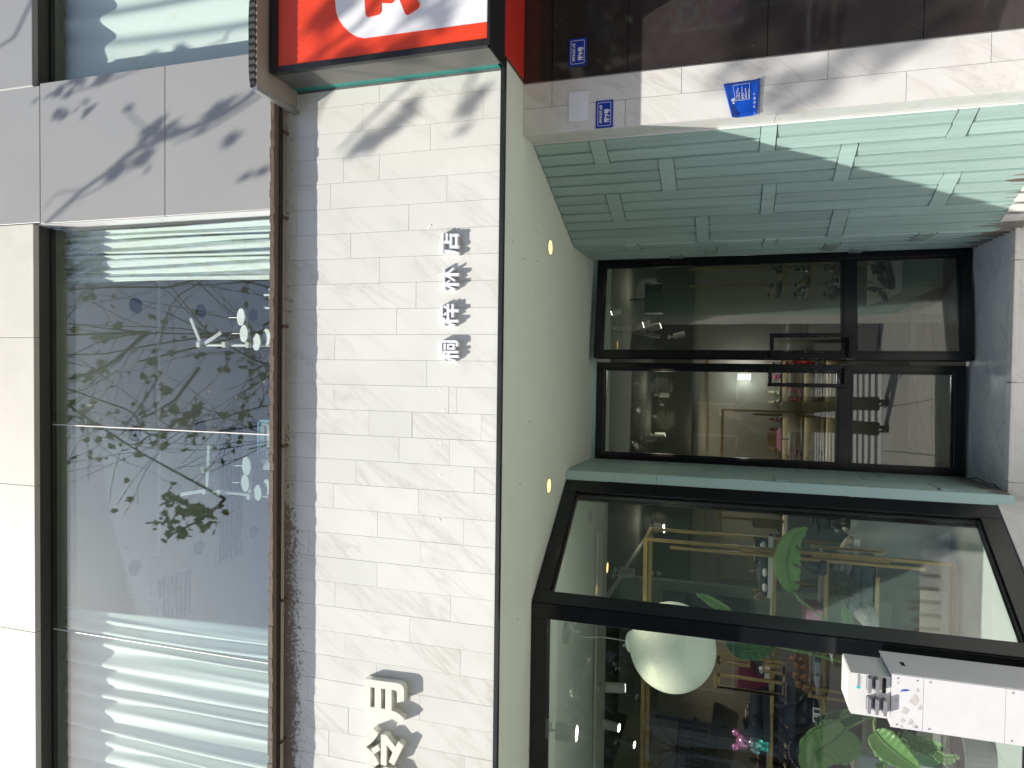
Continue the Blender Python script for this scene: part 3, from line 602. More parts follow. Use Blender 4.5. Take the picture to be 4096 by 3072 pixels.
# small characters
SLF = FY-.024
def Z3(x, y): return (1720+x/5.53, 880+y/5.53)
def Z4(x, y): return (1720+x/5.53, 1160+y/5.53)
CH = {
 '店': (Z3, [((205, 490), (245, 490), 60), ((270, 285), (270, 740), 54), ((365, 290), (365, 460), 52), ((300, 490), (430, 490), 62), ((455, 300), (455, 625), 52), ((575, 300), (575, 625), 58), ((430, 335), (630, 335), 62), ((430, 590), (632, 590), 68), ((270, 690), (420, 695), 72), ((415, 695), (520, 705), 66), ((515, 702), (632, 745), 60)]),
 '林': (Z3, [((303, 1068), (303, 1335), 56), ((200, 1210), (630, 1206), 70), ((340, 1185), (420, 1150), 44), ((418, 1152), (520, 1068), 50), ((345, 1240), (440, 1270), 46), ((435, 1268), (545, 1350), 52), ((306, 1345), (306, 1545), 54), ((200, 1420), (632, 1425), 68), ((345, 1405), (430, 1335), 44), ((345, 1440), (420, 1480), 46), ((415, 1478), (540, 1530), 46)]),
 '梓': (Z4, [((195, 460), (240, 460), 56), ((255, 325), (255, 610), 50), ((300, 350), (365, 405), 48), ((300, 560), (355, 500), 46), ((390, 305), (390, 640), 54), ((400, 458), (620, 458), 72), ((492, 308), (492, 608), 54), ((295, 610), (295, 790), 56), ((192, 688), (618, 688), 66), ((340, 665), (425, 625), 40), ((340, 710), (440, 750), 46), ((430, 745), (540, 785), 46)]),
 '桐': (Z4, [((243, 1110), (243, 1400), 54), ((225, 1140), (560, 1140), 58), ((555, 1138), (600, 1165), 56), ((592, 1150), (592, 1250), 62), ((268, 1372), (622, 1372), 60), ((320, 1182), (320, 1330), 56), ((392, 1190), (392, 1325), 44), ((515, 1190), (515, 1325), 46), ((392, 1208), (530, 1208), 46), ((392, 1295), (550, 1295), 52), ((300, 1405), (300, 1560), 56), ((200, 1472), (622, 1472), 66), ((340, 1445), (430, 1410), 40), ((340, 1500), (440, 1540), 44), ((430, 1535), (550, 1560), 40)])}
for ch, lab in (('桐', 'small white raised character 桐, leftmost of the four'), ('梓', 'small white raised character 梓, second from the left'),
                ('林', 'small white raised character 林, third from the left'), ('店', 'small white raised character 店, rightmost of the four')):
    Zf, st_ = CH[ch]; c0 = at(*Zf(*st_[0][0]), SLF); t = thing('sign_letter', lab, 'letter', (c0.x, SLF, c0.z), 'small white characters on the fascia'); m_ = MB()
    for i, (p, q_, w_) in enumerate(st_):
        a = at(*Zf(*p), SLF); b = at(*Zf(*q_), SLF); d = (b-a); d.y = 0; d.normalize(); n = Vector((-d.z, 0, d.x)); wh = w_/5.53/2*(at(1830, 1000, SLF)-at(1830, 1001, SLF)).length
        y0 = SLF+i*.00025; m_.hexa([Vector(((a-n*wh).x, y0, (a-n*wh).z)), Vector(((b-n*wh).x, y0, (b-n*wh).z)), Vector(((b-n*wh).x, FY-.001, (b-n*wh).z)), Vector(((a-n*wh).x, FY-.001, (a-n*wh).z)),
                                    Vector(((a+n*wh).x, y0, (a+n*wh).z)), Vector(((b+n*wh).x, y0, (b+n*wh).z)), Vector(((b+n*wh).x, FY-.001, (b+n*wh).z)), Vector(((a+n*wh).x, FY-.001, (a+n*wh).z))])
    m_.build('strokes', LETS, t)

# ================================================================== RED SIGN BOX (right) and neighbour front
SY = 2.33; SX = 1.118; SB_, ST_ = 2.478, 3.362
rs = thing('sign_box', 'red shop sign box with white rounded panel and black frame over the neighbour', 'sign', (SX, SY, SB_))
rbox('case', STEEL, rs, SX+.0062, 3.4, SY+.022, FY-.0462, SB_+.004, ST_-.004)
rbox('side_plate', mat('dull_steel', (.14, .14, .13), .4, metal=.5, noise=.3), rs, SX+.002, SX+.006, SY+.021, FY-.046, SB_+.002, ST_-.002)
fz0 = at(1960, 100, SY).z
rbox('frame_rail', BLACKP, rs, SX, 3.4, SY-.004, SY+.02, SB_, fz0)
rbox('frame_rail', BLACKP, rs, SX, 3.4, SY-.004, SY+.02, ST_-.030, ST_)
xf = at(1500, 225, SY).x+.0
rbox('frame_stile', BLACKP, rs, SX, SX+.023, SY-.0035, SY+.019, fz0+.0005, ST_-.0305)
rbox('face', RED, rs, SX+.024, 3.4, SY+.002, SY+.012, fz0+.001, ST_-.031)
def Z2(x, y): return (1280+x/2.6976, y/2.6976)
ZP = lambda l, Y: [Pt(*Z2(*p), Y) for p in l]
wx0 = at(1450, 150, SY).x; ztop = at(1345, 0, SY).z
lp = ZP([(1828, 230), (480, 410), (400, 395), (320, 350), (250, 280), (200, 205), (175, 130)], SY); ztl = lp[-1][1]
lp += [(lp[-1][0]+.04, ztl+.004), (3.4, ztl+.004), (3.4, fz0+.001)]
fillpoly([lp], SY-.0005, SY+.0018, 'white_panel', WHITEF, rs)
for l_ in ([(478, -60), (495, 160), (520, 190), (550, 182), (640, 158), (662, 125), (655, 32), (775, 38), (800, 15), (808, -60)], [(845, -60), (860, 0), (920, 150), (945, 168), (1065, 90), (1080, 55), (1050, -5), (1020, -60)]):
    fillpoly([ZP(l_, SY)], SY-.003, SY-.0008, 'red_stroke', RED, rs)
rbox('underside', BLACKP, rs, SX+.004, 3.4, SY+.0205, FY-.003, SB_-.001, SB_+.003)
# awning tray on top of the sign
aw = thing('awning_tray', 'white metal tray with dark corrugated rubber edge above the red sign', 'awning', (1.1, 2.2, 3.42))
yA = 2.262; zA = 3.374
pr = [(1.06, 2.52), (1.035, yA+.05), (1.045, yA), (3.4, yA), (3.4, 2.52)]
MB().prism(pr, zA, zA+.006).build('tray', mat('beige_tray', (.27, .24, .205), .5, noise=.2), aw)
ed = MB(); pp = []
for i in range(420):
    u = i/419; x = 1.045+u*1.4; pp.append((x, yA-.003+.003*math.sin(u*330), zA+.028+.0022*math.sin(u*330)+.012*math.exp(-((u-.13)/.07)**2)+.004*math.sin(u*37)))
for i in range(419):
    (xa, ya, za), (xb, yb, zb) = pp[i], pp[i+1]; ed.hexa([(xa, ya, zA+.006), (xb, yb, zA+.006), (xb, yb+.01, zA+.006), (xa, ya+.01, zA+.006), (xa, ya, za), (xb, yb, zb), (xb, yb+.01, zb), (xa, ya+.01, za)])
ed.build('rubber_edge', mat('dark_rubber', (.010, .012, .014), .75), aw)
rbox('corner_cap', STEEL, aw, 1.03, 1.047, yA-.002, yA+.35, zA-.002, zA+.016)
# neighbour front
NY = 2.785
nb = thing('black_wall', 'glossy black panelled wall of the neighbouring shop', 'wall', (2.2, NY, GZ))
rbox('core', BLACKP, nb, 1.164, 4, NY+.012, NY+.1, GZ, SZ+.2)
zz = [SZ+.02, at(2212, 100, NY).z, at(2512, 200, NY).z, at(3070, 150, NY).z, at(3696, 80, NY).z, .55, GZ]
for a, b in zip(zz, zz[1:]):
    for x0, x1 in ((1.162, 4.0),): rbox('panel', BGLOSS if a != zz[0] else BGLOSS, nb, x0, x1, NY, NY+.012, b+.0012, a-.0012)
rbox('edge_strip', STEEL, nb, 1.1575, 1.1612, NY-.001, NY+.01, GZ, SZ)
ns = tag(MB().box(1.17, 4.0, FY+.004, NY+.004, SZ-.001, SZ+.012).build('red_soffit', REDM), 'red underside panel of the neighbouring shop sign recess', 'soffit')

# ================================================================== SOFFIT
pts = [(-3.4, FY+.021), (1.165, FY+.021), (1.165, NY+.012), (.968, 2.95), (.70, 3.72), (.70, 4.42), (-.62, 4.42), (-.62, 3.69), (-1.06, 3.02), (-3.4, 3.02)]
so_ = tag(MB().prism(pts, SZ, SZ+.02).build('soffit', SOFF), 'sage plaster soffit over the recessed entrance', 'ceiling')
tag(MB().box(1.163, 1.172, FY+.02, NY, SZ-.003, SZ+.02).build('soffit_end_strip', mat('brown_strip', (.08, .05, .035), .7, noise=.5, nscale=30)), 'thin brown strip closing the soffit beside the red panel', 'trim')
for (x, y), lab in (((2198, 990), 'lit warm round downlight in the soffit near the timber wall'), ((2192, 1943), 'lit warm round downlight in the soffit beside the glass bay')):
    p = atz(x, y, SZ); t = thing('downlight', lab, 'ceiling light', (p.x, p.y, SZ), 'lit soffit downlights')
    MB().tube([(p.x, p.y, SZ-.0005), (p.x, p.y, SZ-.004)], .040, 32).build('trim_ring', mat('cream_ring', (.5, .5, .42), .4), t)
    MB().tube([(p.x, p.y, SZ-.0042), (p.x, p.y, SZ-.0055)], .033, 32).build('lens', LWARM, t)

# chipped paint on handles and rails: tiny pale flakes
sc = MB(); rq = random.Random(3)
for k_ in range(60):
    y = rq.uniform(2.6, 3.9); x = rq.uniform(-.5, .6) if k_ % 3 else rq.uniform(-1.8, .7); r_ = rq.uniform(.0008, .003)
    if y > 3.0 and x < -.9: continue
    sc.tube([(x, y, SZ-.0009), (x+r_*2, y+r_*rq.uniform(-1, 3), SZ-.0009)], r_*.5, 5)
sc.build('scuff_marks', mat('dark_scuff', (.12, .12, .10), .9), so_)['kind'] = 'stuff'
# ================================================================== PILASTER
pl = thing('marble_pilaster', 'white marble tiled pilaster between the two shops', 'pilaster', (1.05, NY, GZ))
PL, PR = .951, 1.157; PM = 1.056
cor = [(PL+.012, NY+.012), (PR-.001, NY+.012), (PR-.001, NY+.16), (.966+.012, 2.945)]
MB().prism(cor, GZ, SZ).build('core', GROUT, pl)
zr = [SZ, at(2208, 380, NY).z, at(2726, 330, NY).z, at(3312, 260, NY).z, at(3966, 180, NY).z, .35, GZ]
zl = [SZ, at(2500, 480, NY).z, at(3036, 420, NY).z-.001, at(3625, 350, NY).z, .5, GZ]
for a, b in zip(zr, zr[1:]): rbox('tile', PTILE, pl, PM+.0008, PR, NY, NY+.011, b+.0008, a-.0008)
for a, b in zip(zl, zl[1:]): rbox('tile', PTILE, pl, PL, PM-.0008, NY, NY+.011, b+.0008, a-.0008)
zs_ = [SZ, 2.12, 1.5, 1.02, .62, GZ]
for a, b in zip(zs_, zs_[1:]): MB().slab((PL, NY+.0115), (.9655, 2.943), (1, 0, 0), .011, b+.0008, a-.0008).build('tile', PTILE, pl)
MB().tube([(.962, 2.9435, .5), (.963, 2.944, 1.4), (.9625, 2.9445, SZ)], .0035, 6).build('grout_bead', SEAL, pl)
# plates and stickers
def plate(label, x0, x1, z0, z1, Y, num, name='address_plate'):
    t = thing(name, label, 'plate', ((x0+x1)/2, Y, z0), 'blue address plates')
    rbox('panel', BLUE, t, x0, x1, Y-.0035, Y-.0005, z0, z1, bevel=.001)
    w_ = .0016; e = .008
    bo = MB(); Y1 = Y-.0042; Y2 = Y-.0036
    def rr(x0, x1, z0, z1, r):
        out = []
        for cx_, cz_, a0 in ((x1-r, z1-r, 0), (x0+r, z1-r, 90), (x0+r, z0+r, 180), (x1-r, z0+r, 270)):
            for k_ in range(4): a = math.radians(a0+k_*30); out.append((cx_+r*math.cos(a), cz_+r*math.sin(a)))
        return out
    fillpoly([rr(x0+e, x1-e, z0+e, z1-e, .005), rr(x0+e+w_, x1-e-w_, z0+e+w_, z1-e-w_, .004)], Y1, Y2, 'border', PAPERW, t)
    L_ = x1-x0
    text('桐梓林北路16号', .0125, PAPERW, t, (x0+.019, Y-.004, z1-.0255), .0004, .0003, sx=.82)
    text('附%s号' % num, .0235, PAPERW, t, (x0+.021, Y-.004, z0+.015), .0004, .0008, sx=.92)
plate('blue address plate 附9号 on the glossy black wall', 1.207, 1.316, 2.218, 2.290, NY, '9')
plate('blue address plate 附7号 on the marble pilaster', .951, 1.060, 2.108, 2.177, NY, '7')
bp_ = MB().box(.988, 1.104, NY-.004, NY-.0005, 2.207, 2.287).build('blank_plate', mat('blank_white_plate', (.72, .74, .77), .4)); tag(bp_, 'blank white plate on the pilaster above the blue address plate', 'plate')
stk = thing('blue_sticker', 'peeling blue sticker with white print on the sunlit pilaster', 'sticker', (1.01, NY, 1.57))
c4 = [at(2893, 338, NY), at(2928, 476, NY), at(3028, 462, NY), at(3041, 316, NY)]
nx, nz = 14, 8; mb = MB()
for j in range(nz+1):
    for i in range(nx+1):
        u, v = i/nx, j/nz; p = (c4[0]*(1-u)+c4[3]*u)*(1-v)+(c4[1]*(1-u)+c4[2]*u)*v
        lift = .002+.012*max(0, .22-u)*4*(.3+v)+.01*max(0, u-.86)*5+.004*max(0, v-.9)*8
        mb.v.append((p.x, NY-lift, p.z))
for j in range(nz):
    for i in range(nx): a = j*(nx+1)+i; mb.f.append((a, a+1, a+nx+2, a+nx+1))
o = mb.build('sheet', BLUE2, stk, smooth=True); o.modifiers.new('s', 'SOLIDIFY').thickness = .0006
def spt(u, v, l=.0035): p = (c4[0]*(1-u)+c4[3]*u)*(1-v)+(c4[1]*(1-u)+c4[2]*u)*v; return Vector((p.x, NY-l, p.z))
for u0, u1 in ((.25, .42), (.42, .53), (.53, .64), (.64, .71)):
    bx = MB()
    for (ua, va), (ub, vb) in (((u0, .08), (u1, .08)), ((u1, .08), (u1, .52)), ((u1, .52), (u0, .52)), ((u0, .52), (u0, .08))): bx.bar(spt(ua, va, .0042), spt(ub, vb, .0042), .0008, .0006, (0, 1, 0))
    bx.build('print_frame', PAPERW, stk)
for u, s_, tx in ((.285, .0048, '服务电话：028 6号'), (.33, .0048, '社区 地址 CT 二维码管'), (.375, .0048, '登记 信息 居住'), (.46, .0048, '派出所民警/人民警察 0X'), (.50, .0048, '姓名 公安局'), (.57, .0048, '住房管理：人口管理'), (.605, .0048, '流动人口登记'), (.685, .0048, '监督举报 110报警')):
    text(tx, s_, PAPERW, stk, spt(u+.02, .50, .0045), .0002, 0, sx=.9)
text('市 · 治 · 居 · 平', .0085, PAPERW, stk, spt(.91, .80, .009), .0003, .0002)
text('e 码', .012, PAPERW, stk, spt(.19, .62, .0125), .0003, .0003)
# ================================================================== ENTRANCE RECESS: slatted timber walls
def slatwall(name, label, segs, blocks, zlo, zhi, side, trim=None):
    """segs: list of (A, B, n_slats, group sizes); side=+1/-1 gives normal towards the recess"""
    t = thing(name, label, 'wall', (segs[0][0][0], segs[0][0][1], zlo)); bi = 0
    for A, B, groups in segs:
        A = Vector(A); B = Vector(B); d = (B-A); L_ = d.length; d.normalize(); n = Vector((-d.y, d.x))*side
        MB().slab(A-n*.02+d*0, B-n*.02, n, .019, zlo, zhi).build('backing', GREEN, t)
        ns = sum(groups); wv = L_/ns; k_ = 0
        for g in groups:
            bl = blocks[bi]; bi += 1; zs = [zlo]+[v for b in sorted(bl) for v in b]+[zhi]
            a = A+d*(k_*wv); b = A+d*((k_+g)*wv)
            for z0, z1 in sorted(bl): MB().slab(a+d*.001-n*.001, b-d*.001-n*.001, n, .0125, z0+.001, z1-.001).build('cross_block', GREEN, t)
            for s_ in range(g):
                p = A+d*((k_+s_)*wv+.0012); q_ = A+d*((k_+s_+1)*wv-.0012)
                for z0, z1 in zip(zs[::2], zs[1::2]):
                    if z1-z0 < .02: continue
                    m_ = MB(); P4 = [p, q_, q_+n*.003, p+n*.0115]
                    e = .003*R.random()
                    m_.hexa([(v.x, v.y, z0+.0015+e) for v in P4]+[(v.x, v.y, z1-.0015-e) for v in P4]); m_.build('slat', GREEN, t)
            k_ += g
    return t
def zA_(x, y, Y): return at(x, y, Y).z
rw_blocks = [[(zA_(2425, 600, 3.0), zA_(2365, 600, 3.0)), (zA_(3106, 530, 3.0), zA_(3042, 530, 3.0)), (zA_(3895, 480, 3.0), zA_(3818, 480, 3.0))],
             [(zA_(2700, 700, 3.2), zA_(2640, 700, 3.2)), (zA_(3415, 630, 3.2), zA_(3350, 630, 3.2))],
             [(zA_(2485, 820, 3.4), zA_(2432, 820, 3.4)), (zA_(3102, 780, 3.4), zA_(3048, 780, 3.4)), (zA_(3825, 740, 3.4), zA_(3755, 740, 3.4))],
             [(zA_(2836, 900, 3.65), zA_(2784, 900, 3.65)), (zA_(3385, 880, 3.65), zA_(3322, 880, 3.65))],
             [(zA_(2560, 960, 3.9), zA_(2505, 960, 3.9)), (zA_(3105, 970, 3.9), zA_(3053, 970, 3.9)), (zA_(3722, 950, 3.9), zA_(3655, 950, 3.9))],
             [(zA_(2870, 980, 4.15), zA_(2825, 980, 4.15)), (zA_(3345, 985, 4.15), zA_(3290, 985, 4.15))],
             [(1.93, 2.0), (.95, 1.02)]]
slatwall('timber_wall', 'green painted slatted timber wall right of the glass doors, lit by a diagonal of sun', [((.9655, 2.9455), (.668, 3.79), [2, 3, 3, 3]), ((.668, 3.79), (.676, 4.37), [3, 3, 2])], rw_blocks, FZ-.03, SZ-.002, 1)
lw_blocks = [[(2.0, 2.07), (1.2, 1.27), (.8, .86)], [(1.72, 1.78), (.9, .97)], [(2.1, 2.16), (1.35, 1.42), (.62, .69)]]
slatwall('timber_wall', 'narrow green slatted timber return left of the glass doors', [((-.585, 4.37), (-.562, 3.731), [3, 3, 3])], lw_blocks, FZ+.002, SZ-.002, 1)
tr = thing('corner_board', 'pale green corner board between the timber return and the glass bay', 'trim', (-.58, 3.70, FZ))
MB().prism([(-.6035, 3.681), (-.558, 3.70), (-.560, 3.730), (-.605, 3.730)], FZ+.003, 2.0).build('board', GREENL, tr); MB().prism([(-.6035, 3.681), (-.558, 3.70), (-.560, 3.730), (-.605, 3.730)], 2.002, SZ-.003).build('board', GREENL, tr)
rbox('door_header', GREENL, None, -.585, .674, 4.385, 4.43, 2.452, SZ); tag(bpy.data.objects['door_header'], 'thin green header board over the glass doors', 'trim')
# ================================================================== DOORS
def door(label, hinge, free, outer_hinge_right):
    """leaf in plan from left point to right point"""
    A, B = (free, hinge) if outer_hinge_right else (hinge, free)
    A = Vector(A); B = Vector(B); d = (B-A).normalized(); n = Vector((d.y, -d.x)); W_ = (B-A).length
    t = thing('glass_door', label, 'door', (hinge[0], hinge[1], FZ), 'double glass doors')
    def pc(u0, u1, z0, z1, y0=-.0, y1=.045): a = A+d*u0-n*0; return MB().slab(A+d*u0-n*(y1)+n*0, A+d*u1-n*(y1), n, y1-y0, z0, z1)
    z0, z1 = FZ+.012, 2.447; st = .04; mr = (.985, 1.045)
    pc(0, st, z0, z1).build('stile', BLACKM, t, bevel=.002); pc(W_-st, W_, z0, z1).build('stile', BLACKM, t, bevel=.002)
    pc(st+.0005, W_-st-.0005, z1-.045, z1).build('rail', BLACKM, t, bevel=.002); pc(st+.0005, W_-st-.0005, z0, z0+.055).build('rail', BLACKM, t, bevel=.002); pc(st+.0005, W_-st-.0005, *mr).build('rail', BLACKM, t, bevel=.002)
    for a, b in ((z0+.056, mr[0]-.001), (mr[1]+.001, z1-.046)):
        bd = MB(); w_ = .012
        for u0, u1, p, q_ in ((st, st+w_, a, b), (W_-st-w_, W_-st, a, b), (st+w_, W_-st-w_, a, a+w_), (st+w_, W_-st-w_, b-w_, b)):
            A2 = A-n*.03; bd.slab(A2+d*(u0+.0006), A2+d*(u1-.0006), n, .022, p, q_)
        bd.build('glazing_bead', BLACKM, t)
        A2 = A-n*.024; MB().slab(A2+d*(st+w_+.0005), A2+d*(W_-st-w_-.0005), n, .008, a+w_+.0005, b-w_-.0005).build('pane', GLASSD, t)
    # box handle on the free side
    u = .028 if outer_hinge_right else W_-.028; s_ = 1 if outer_hinge_right else -1; hz0, hz1 = 1.005, 1.435; hd = n*.055
    P = A+d*u; Q = A+d*(u+s_*.095)
    h = thing('h', '', '', (0, 0, 0)); bpy.data.objects.remove(h)
    m_ = MB(); v3 = lambda p, z: Vector((p.x, p.y, z))
    m_.bar(v3(Q+hd, hz0), v3(Q+hd, hz1), .022, .022, (d.x, d.y, 0)); m_.bar(v3(P+hd, hz1-.012), v3(Q+hd-d*s_*.0115, hz1-.012), .022, .022); m_.bar(v3(P+hd, hz0+.012), v3(Q+hd-d*s_*.0115, hz0+.012), .022, .022)
    m_.bar(v3(P+hd-n*.0115, hz1-.012), v3(P+n*.001, hz1-.012), .020, .020); m_.bar(v3(P+hd-n*.0115, hz0+.012), v3(P+n*.001, hz0+.012), .020, .020)
    m_.build('handle', BLACKM, t, bevel=.002)
    ck = MB(); rc = random.Random(int(abs(hinge[0])*1000))
    for k_ in range(46):
        zc_ = rc.uniform(.99, 1.45) if k_ % 3 else rc.uniform(.985, 1.045); uu = rc.choice((.0405, .001)) if outer_hinge_right else rc.choice((W_-.0405, W_-.001)); l_ = rc.uniform(.001, .006)
        c0 = A+d*uu-n*.0; pz_ = c0+n*.0006; ck.slab(pz_, pz_+d*.0012, n, .0004, zc_, zc_+l_)
    ck.build('paint_chips', PAPERW, t)['kind'] = 'stuff'
    return t
door('right glass door leaf pulled slightly open, black frame and box handle', (.672, 4.362), (.062, 4.250), True)
door('left glass door leaf, nearly shut, mirroring the street crossing', (-.578, 4.368), (.034, 4.396), False)
jb = thing('door_frame', 'thin black fixed frame round the glass doors', 'door frame', (.04, 4.40, FZ))
rbox('jamb', BLACKM, jb, .675, .69, 4.36, 4.42, FZ+.005, 2.452); rbox('jamb', BLACKM, jb, -.595, -.581, 4.375, 4.42, FZ+.005, 2.452); rbox('head', BLACKM, jb, -.581, .675, 4.40, 4.42, 2.449, 2.4515); rbox('threshold', STEEL, jb, -.58, .675, 4.35, 4.42, FZ+.0005, FZ+.008)
# ================================================================== PLATFORM with herringbone tiles
def herring(parent, mb_clip, z, L_=.30, W_=.10, ang=45, m=GSTONE, box=(-.8, 1.1, 3.85, 4.4), name='floor_tile', th=.006, maxn=300):
    """herringbone of single tiles clipped to a convex plan polygon"""
    ca, sa = math.cos(math.radians(ang)), math.sin(math.radians(ang)); n = 0
    def clip(poly, cp):
        out = poly
        for i in range(len(cp)):
            a = cp[i]; b = cp[(i+1) % len(cp)]; inp = out; out = []
            if not inp: break
            f = lambda p: (b[0]-a[0])*(p[1]-a[1])-(b[1]-a[1])*(p[0]-a[0])
            for k_ in range(len(inp)):
                p, q_ = inp[k_], inp[(k_+1) % len(inp)]; fp, fq = f(p), f(q_)
                if fp >= 0: out.append(p)
                if fp*fq < 0: t_ = fp/(fp-fq); out.append((p[0]+(q_[0]-p[0])*t_, p[1]+(q_[1]-p[1])*t_))
        return out
    cx_, cy_ = (box[0]+box[1])/2, (box[2]+box[3])/2
    K = int(L_/W_)
    for i in range(-30, 31):
        for j in range(-12, 13):
            # standard herringbone lattice: step vectors (W,W) and (2L... )
            ox = i*W_+j*(L_); oy = i*W_-j*(L_)
            for kind in (0, 1):
                r_ = (ox, oy, ox+L_, oy+W_) if kind == 0 else (ox, oy+W_, ox+W_, oy+W_+L_)
                g = .0012; poly = [(r_[0]+g, r_[1]+g), (r_[2]-g, r_[1]+g), (r_[2]-g, r_[3]-g), (r_[0]+g, r_[3]-g)]
                poly = [(cx_+ca*a-sa*b, cy_+sa*a+ca*b) for a, b in poly]
                if all(p[0] < box[0] or p[0] > box[1] or p[1] < box[2] or p[1] > box[3] for p in poly): continue
                c_ = clip(poly, mb_clip)
                if len(c_) < 3: continue
                ar = abs(sum(c_[k_][0]*c_[(k_+1) % len(c_)][1]-c_[(k_+1) % len(c_)][0]*c_[k_][1] for k_ in range(len(c_))))/2
                if ar < .0006 or n >= maxn: continue
                e = R.uniform(-.0006, .0006); MB().prism(c_, z-th, z+e).build(name, m, parent); n += 1
pf = tag(MB().box(-.64, .75, 3.80, 4.42, .0, FZ-.0065).build('entrance_floor', GROUT), kind='structure')
herring(pf, [(-.60, 3.845), (.735, 3.845), (.70, 4.42), (-.60, 4.42)], FZ, .40, .13, 45, GSTONE, (-.7, .8, 3.8, 4.45))
st = thing('stone_step', 'white marble step edge and riser below the doors', 'step', (0, 3.8, GZ))
rbox('core', GROUT, st, -1.2, 1.0, 3.802, 3.846, GZ, FZ-.02)
xj = [-1.3, at(4050, 1930, 3.79).x, at(4050, 1530, 3.79).x, at(4050, 1040, 3.79).x, 1.1]
for a, b in zip(xj, xj[1:]):
    rbox('nosing', WSTONE, st, a+.001, b-.001, 3.782, 3.8445, FZ-.0195, FZ+.002, bevel=.004); rbox('riser_tile', WSTONE, st, a+.001, b-.001, 3.790, 3.8015, FZ-.30, FZ-.0205)
tag(MB().box(-1.3, 1.2, 3.0, 3.788, GZ, FZ-.31).build('lower_step', WSTONE), 'lower white stone step in front of the riser', 'step')
sk = thing('stone_skirting', 'white marble skirting at the foot of the timber wall', 'skirting', (.8, 3.4, FZ))
MB().slab((.973, 2.95), (.70, 3.73), (-.9, -.35), .02, GZ, .485).build('tile', WSTONE, sk)
cb = MB().tube([(-.575, 4.33, FZ+.004), (-.552, 4.2, FZ+.005), (-.556, 4.05, FZ+.004), (-.545, 3.95, FZ+.005), (-.565, 3.84, FZ+.004), (-.60, 3.775, FZ+.006), (-.66, 3.74, FZ-.04), (-.72, 3.70, FZ-.12), (-.85, 3.66, FZ-.25)], .003, 8).build('black_cable', BLACKP)
tag(cb, 'thin black cable lying along the foot of the timber return', 'cable')
# ================================================================== GLASS BAY
BA = Vector((-.6045, 3.679)); BB = Vector((-1.054, 3.010)); BC = Vector((-3.3, 3.0))
by = thing('glass_bay', 'black framed glass shop bay window left of the entrance', 'window', (-1.054, 3.01, FZ))
d1 = (BB-BA).normalized(); n1 = Vector((d1.y, -d1.x))
if n1.y > 0: n1 = -n1
ZB0, ZB1 = .475, SZ-.002
def seg(P, d, n, u0, u1, z0, z1, t_=.07, off=0): return MB().slab(P+d*u0-n*(t_-off), P+d*u1-n*(t_-off), n, t_, z0, z1)
L1 = (BB-BA).length
seg(BA, d1, n1, .0, .085, ZB0, ZB1).build('mullion', BLACKM, by, bevel=.002); seg(BA, d1, n1, L1-.068, L1-.002, ZB0, ZB1).build('mullion', BLACKM, by, bevel=.002)
seg(BA, d1, n1, .0855, L1-.0685, ZB1-.072, ZB1).build('transom', BLACKM, by, bevel=.002); seg(BA, d1, n1, .0855, L1-.0685, ZB0, .562).build('transom', BLACKM, by, bevel=.002)
seg(BA, d1, n1, .086, L1-.069, .5625, ZB1-.0725, .01, -.03).build('pane', GLASSB, by)
gk = MB(); 
for u0, u1, z0, z1 in ((.086, .094, .563, ZB1-.073), (L1-.077, L1-.069, .563, ZB1-.073), (.0945, L1-.0775, .563, .571), (.0945, L1-.0775, ZB1-.081, ZB1-.073)):
    P = BA-n1*.0295; gk.slab(P+d1*u0, P+d1*u1, n1, .014, z0, z1)
gk.build('gasket', BLACKP, by)
d2 = (BC-BB).normalized(); n2 = Vector((0, -1)); L2 = (BC-BB).length
seg(BB, d2, n2, .004, .072, ZB0, ZB1).build('mullion', BLACKM, by, bevel=.002)
seg(BB, d2, n2, .0725, L2, ZB1-.072, ZB1).build('transom', BLACKM, by, bevel=.002); seg(BB, d2, n2, .0725, L2, ZB0, .562).build('transom', BLACKM, by, bevel=.002)
seg(BB, d2, n2, .073, 1.16, .5625, ZB1-.0725, .01, -.03).build('pane', GLASSB, by); seg(BB, d2, n2, 1.166, L2, .5625, ZB1-.0725, .01, -.03).build('pane', GLASSB, by)
bpoly = [(-.585, 3.79), (-.585, 3.71), (-.6045, 3.665), (-1.05, 2.995), (-3.3, 2.985), (-3.3, 3.79)]
tag(MB().prism(bpoly, GZ, ZB0-.001).build('bay_base', WSTONE), 'white stone base under the glass bay', 'base')
tag(MB().prism([(-.598, 3.70), (-1.06, 3.04), (-3.3, 3.03), (-3.3, 4.6), (-.598, 4.6)], .476, .556).build('display_floor', mat('grey_display_floor', (.42, .47, .45), .35, noise=.15)), 'grey display floor inside the glass bay', 'floor')
# ================================================================== SHOP INTERIOR
def struct(name, m, *b): return tag(rbox(name, m, None, *b), kind='structure')
BWY = 9.0
fl = struct('shop_floor', SHOPF, -3.4, 1.5, 4.425, BWY, .1, FZ-.0065)
herring(fl, [(-.55, 4.43), (1.2, 4.43), (1.2, 5.7), (-.55, 5.7)], FZ, .5, .16, 45, marble('shop_floor_tile', (.07, .07, .064), (.04, .04, .036), .4, .6), (-.6, 1.25, 4.4, 5.75))
struct('shop_back_wall', WARM, -3.4, 1.5, BWY, BWY+.1, .1, 3.2)
struct('shop_right_wall', SHOPG, 1.3, 1.4, 4.425, BWY, .1, 3.2)
struct('shop_left_wall', SHOPG, -3.5, -3.4, 3.0, BWY, .1, 3.2)
struct('shop_ceiling', SHOPC, -3.4, 1.4, 5.09, BWY, 2.53, 2.63); struct('back_bulkhead', SHOPC, -3.4, 1.3, BWY-.15, BWY-.001, 2.08, 2.529)
struct('bulkhead_ceiling', mat('pale_sage_ceiling', (.80, .86, .80), .7, noise=.05), -3.4, 1.4, 4.425, 5.05, SZ, SZ+.02)
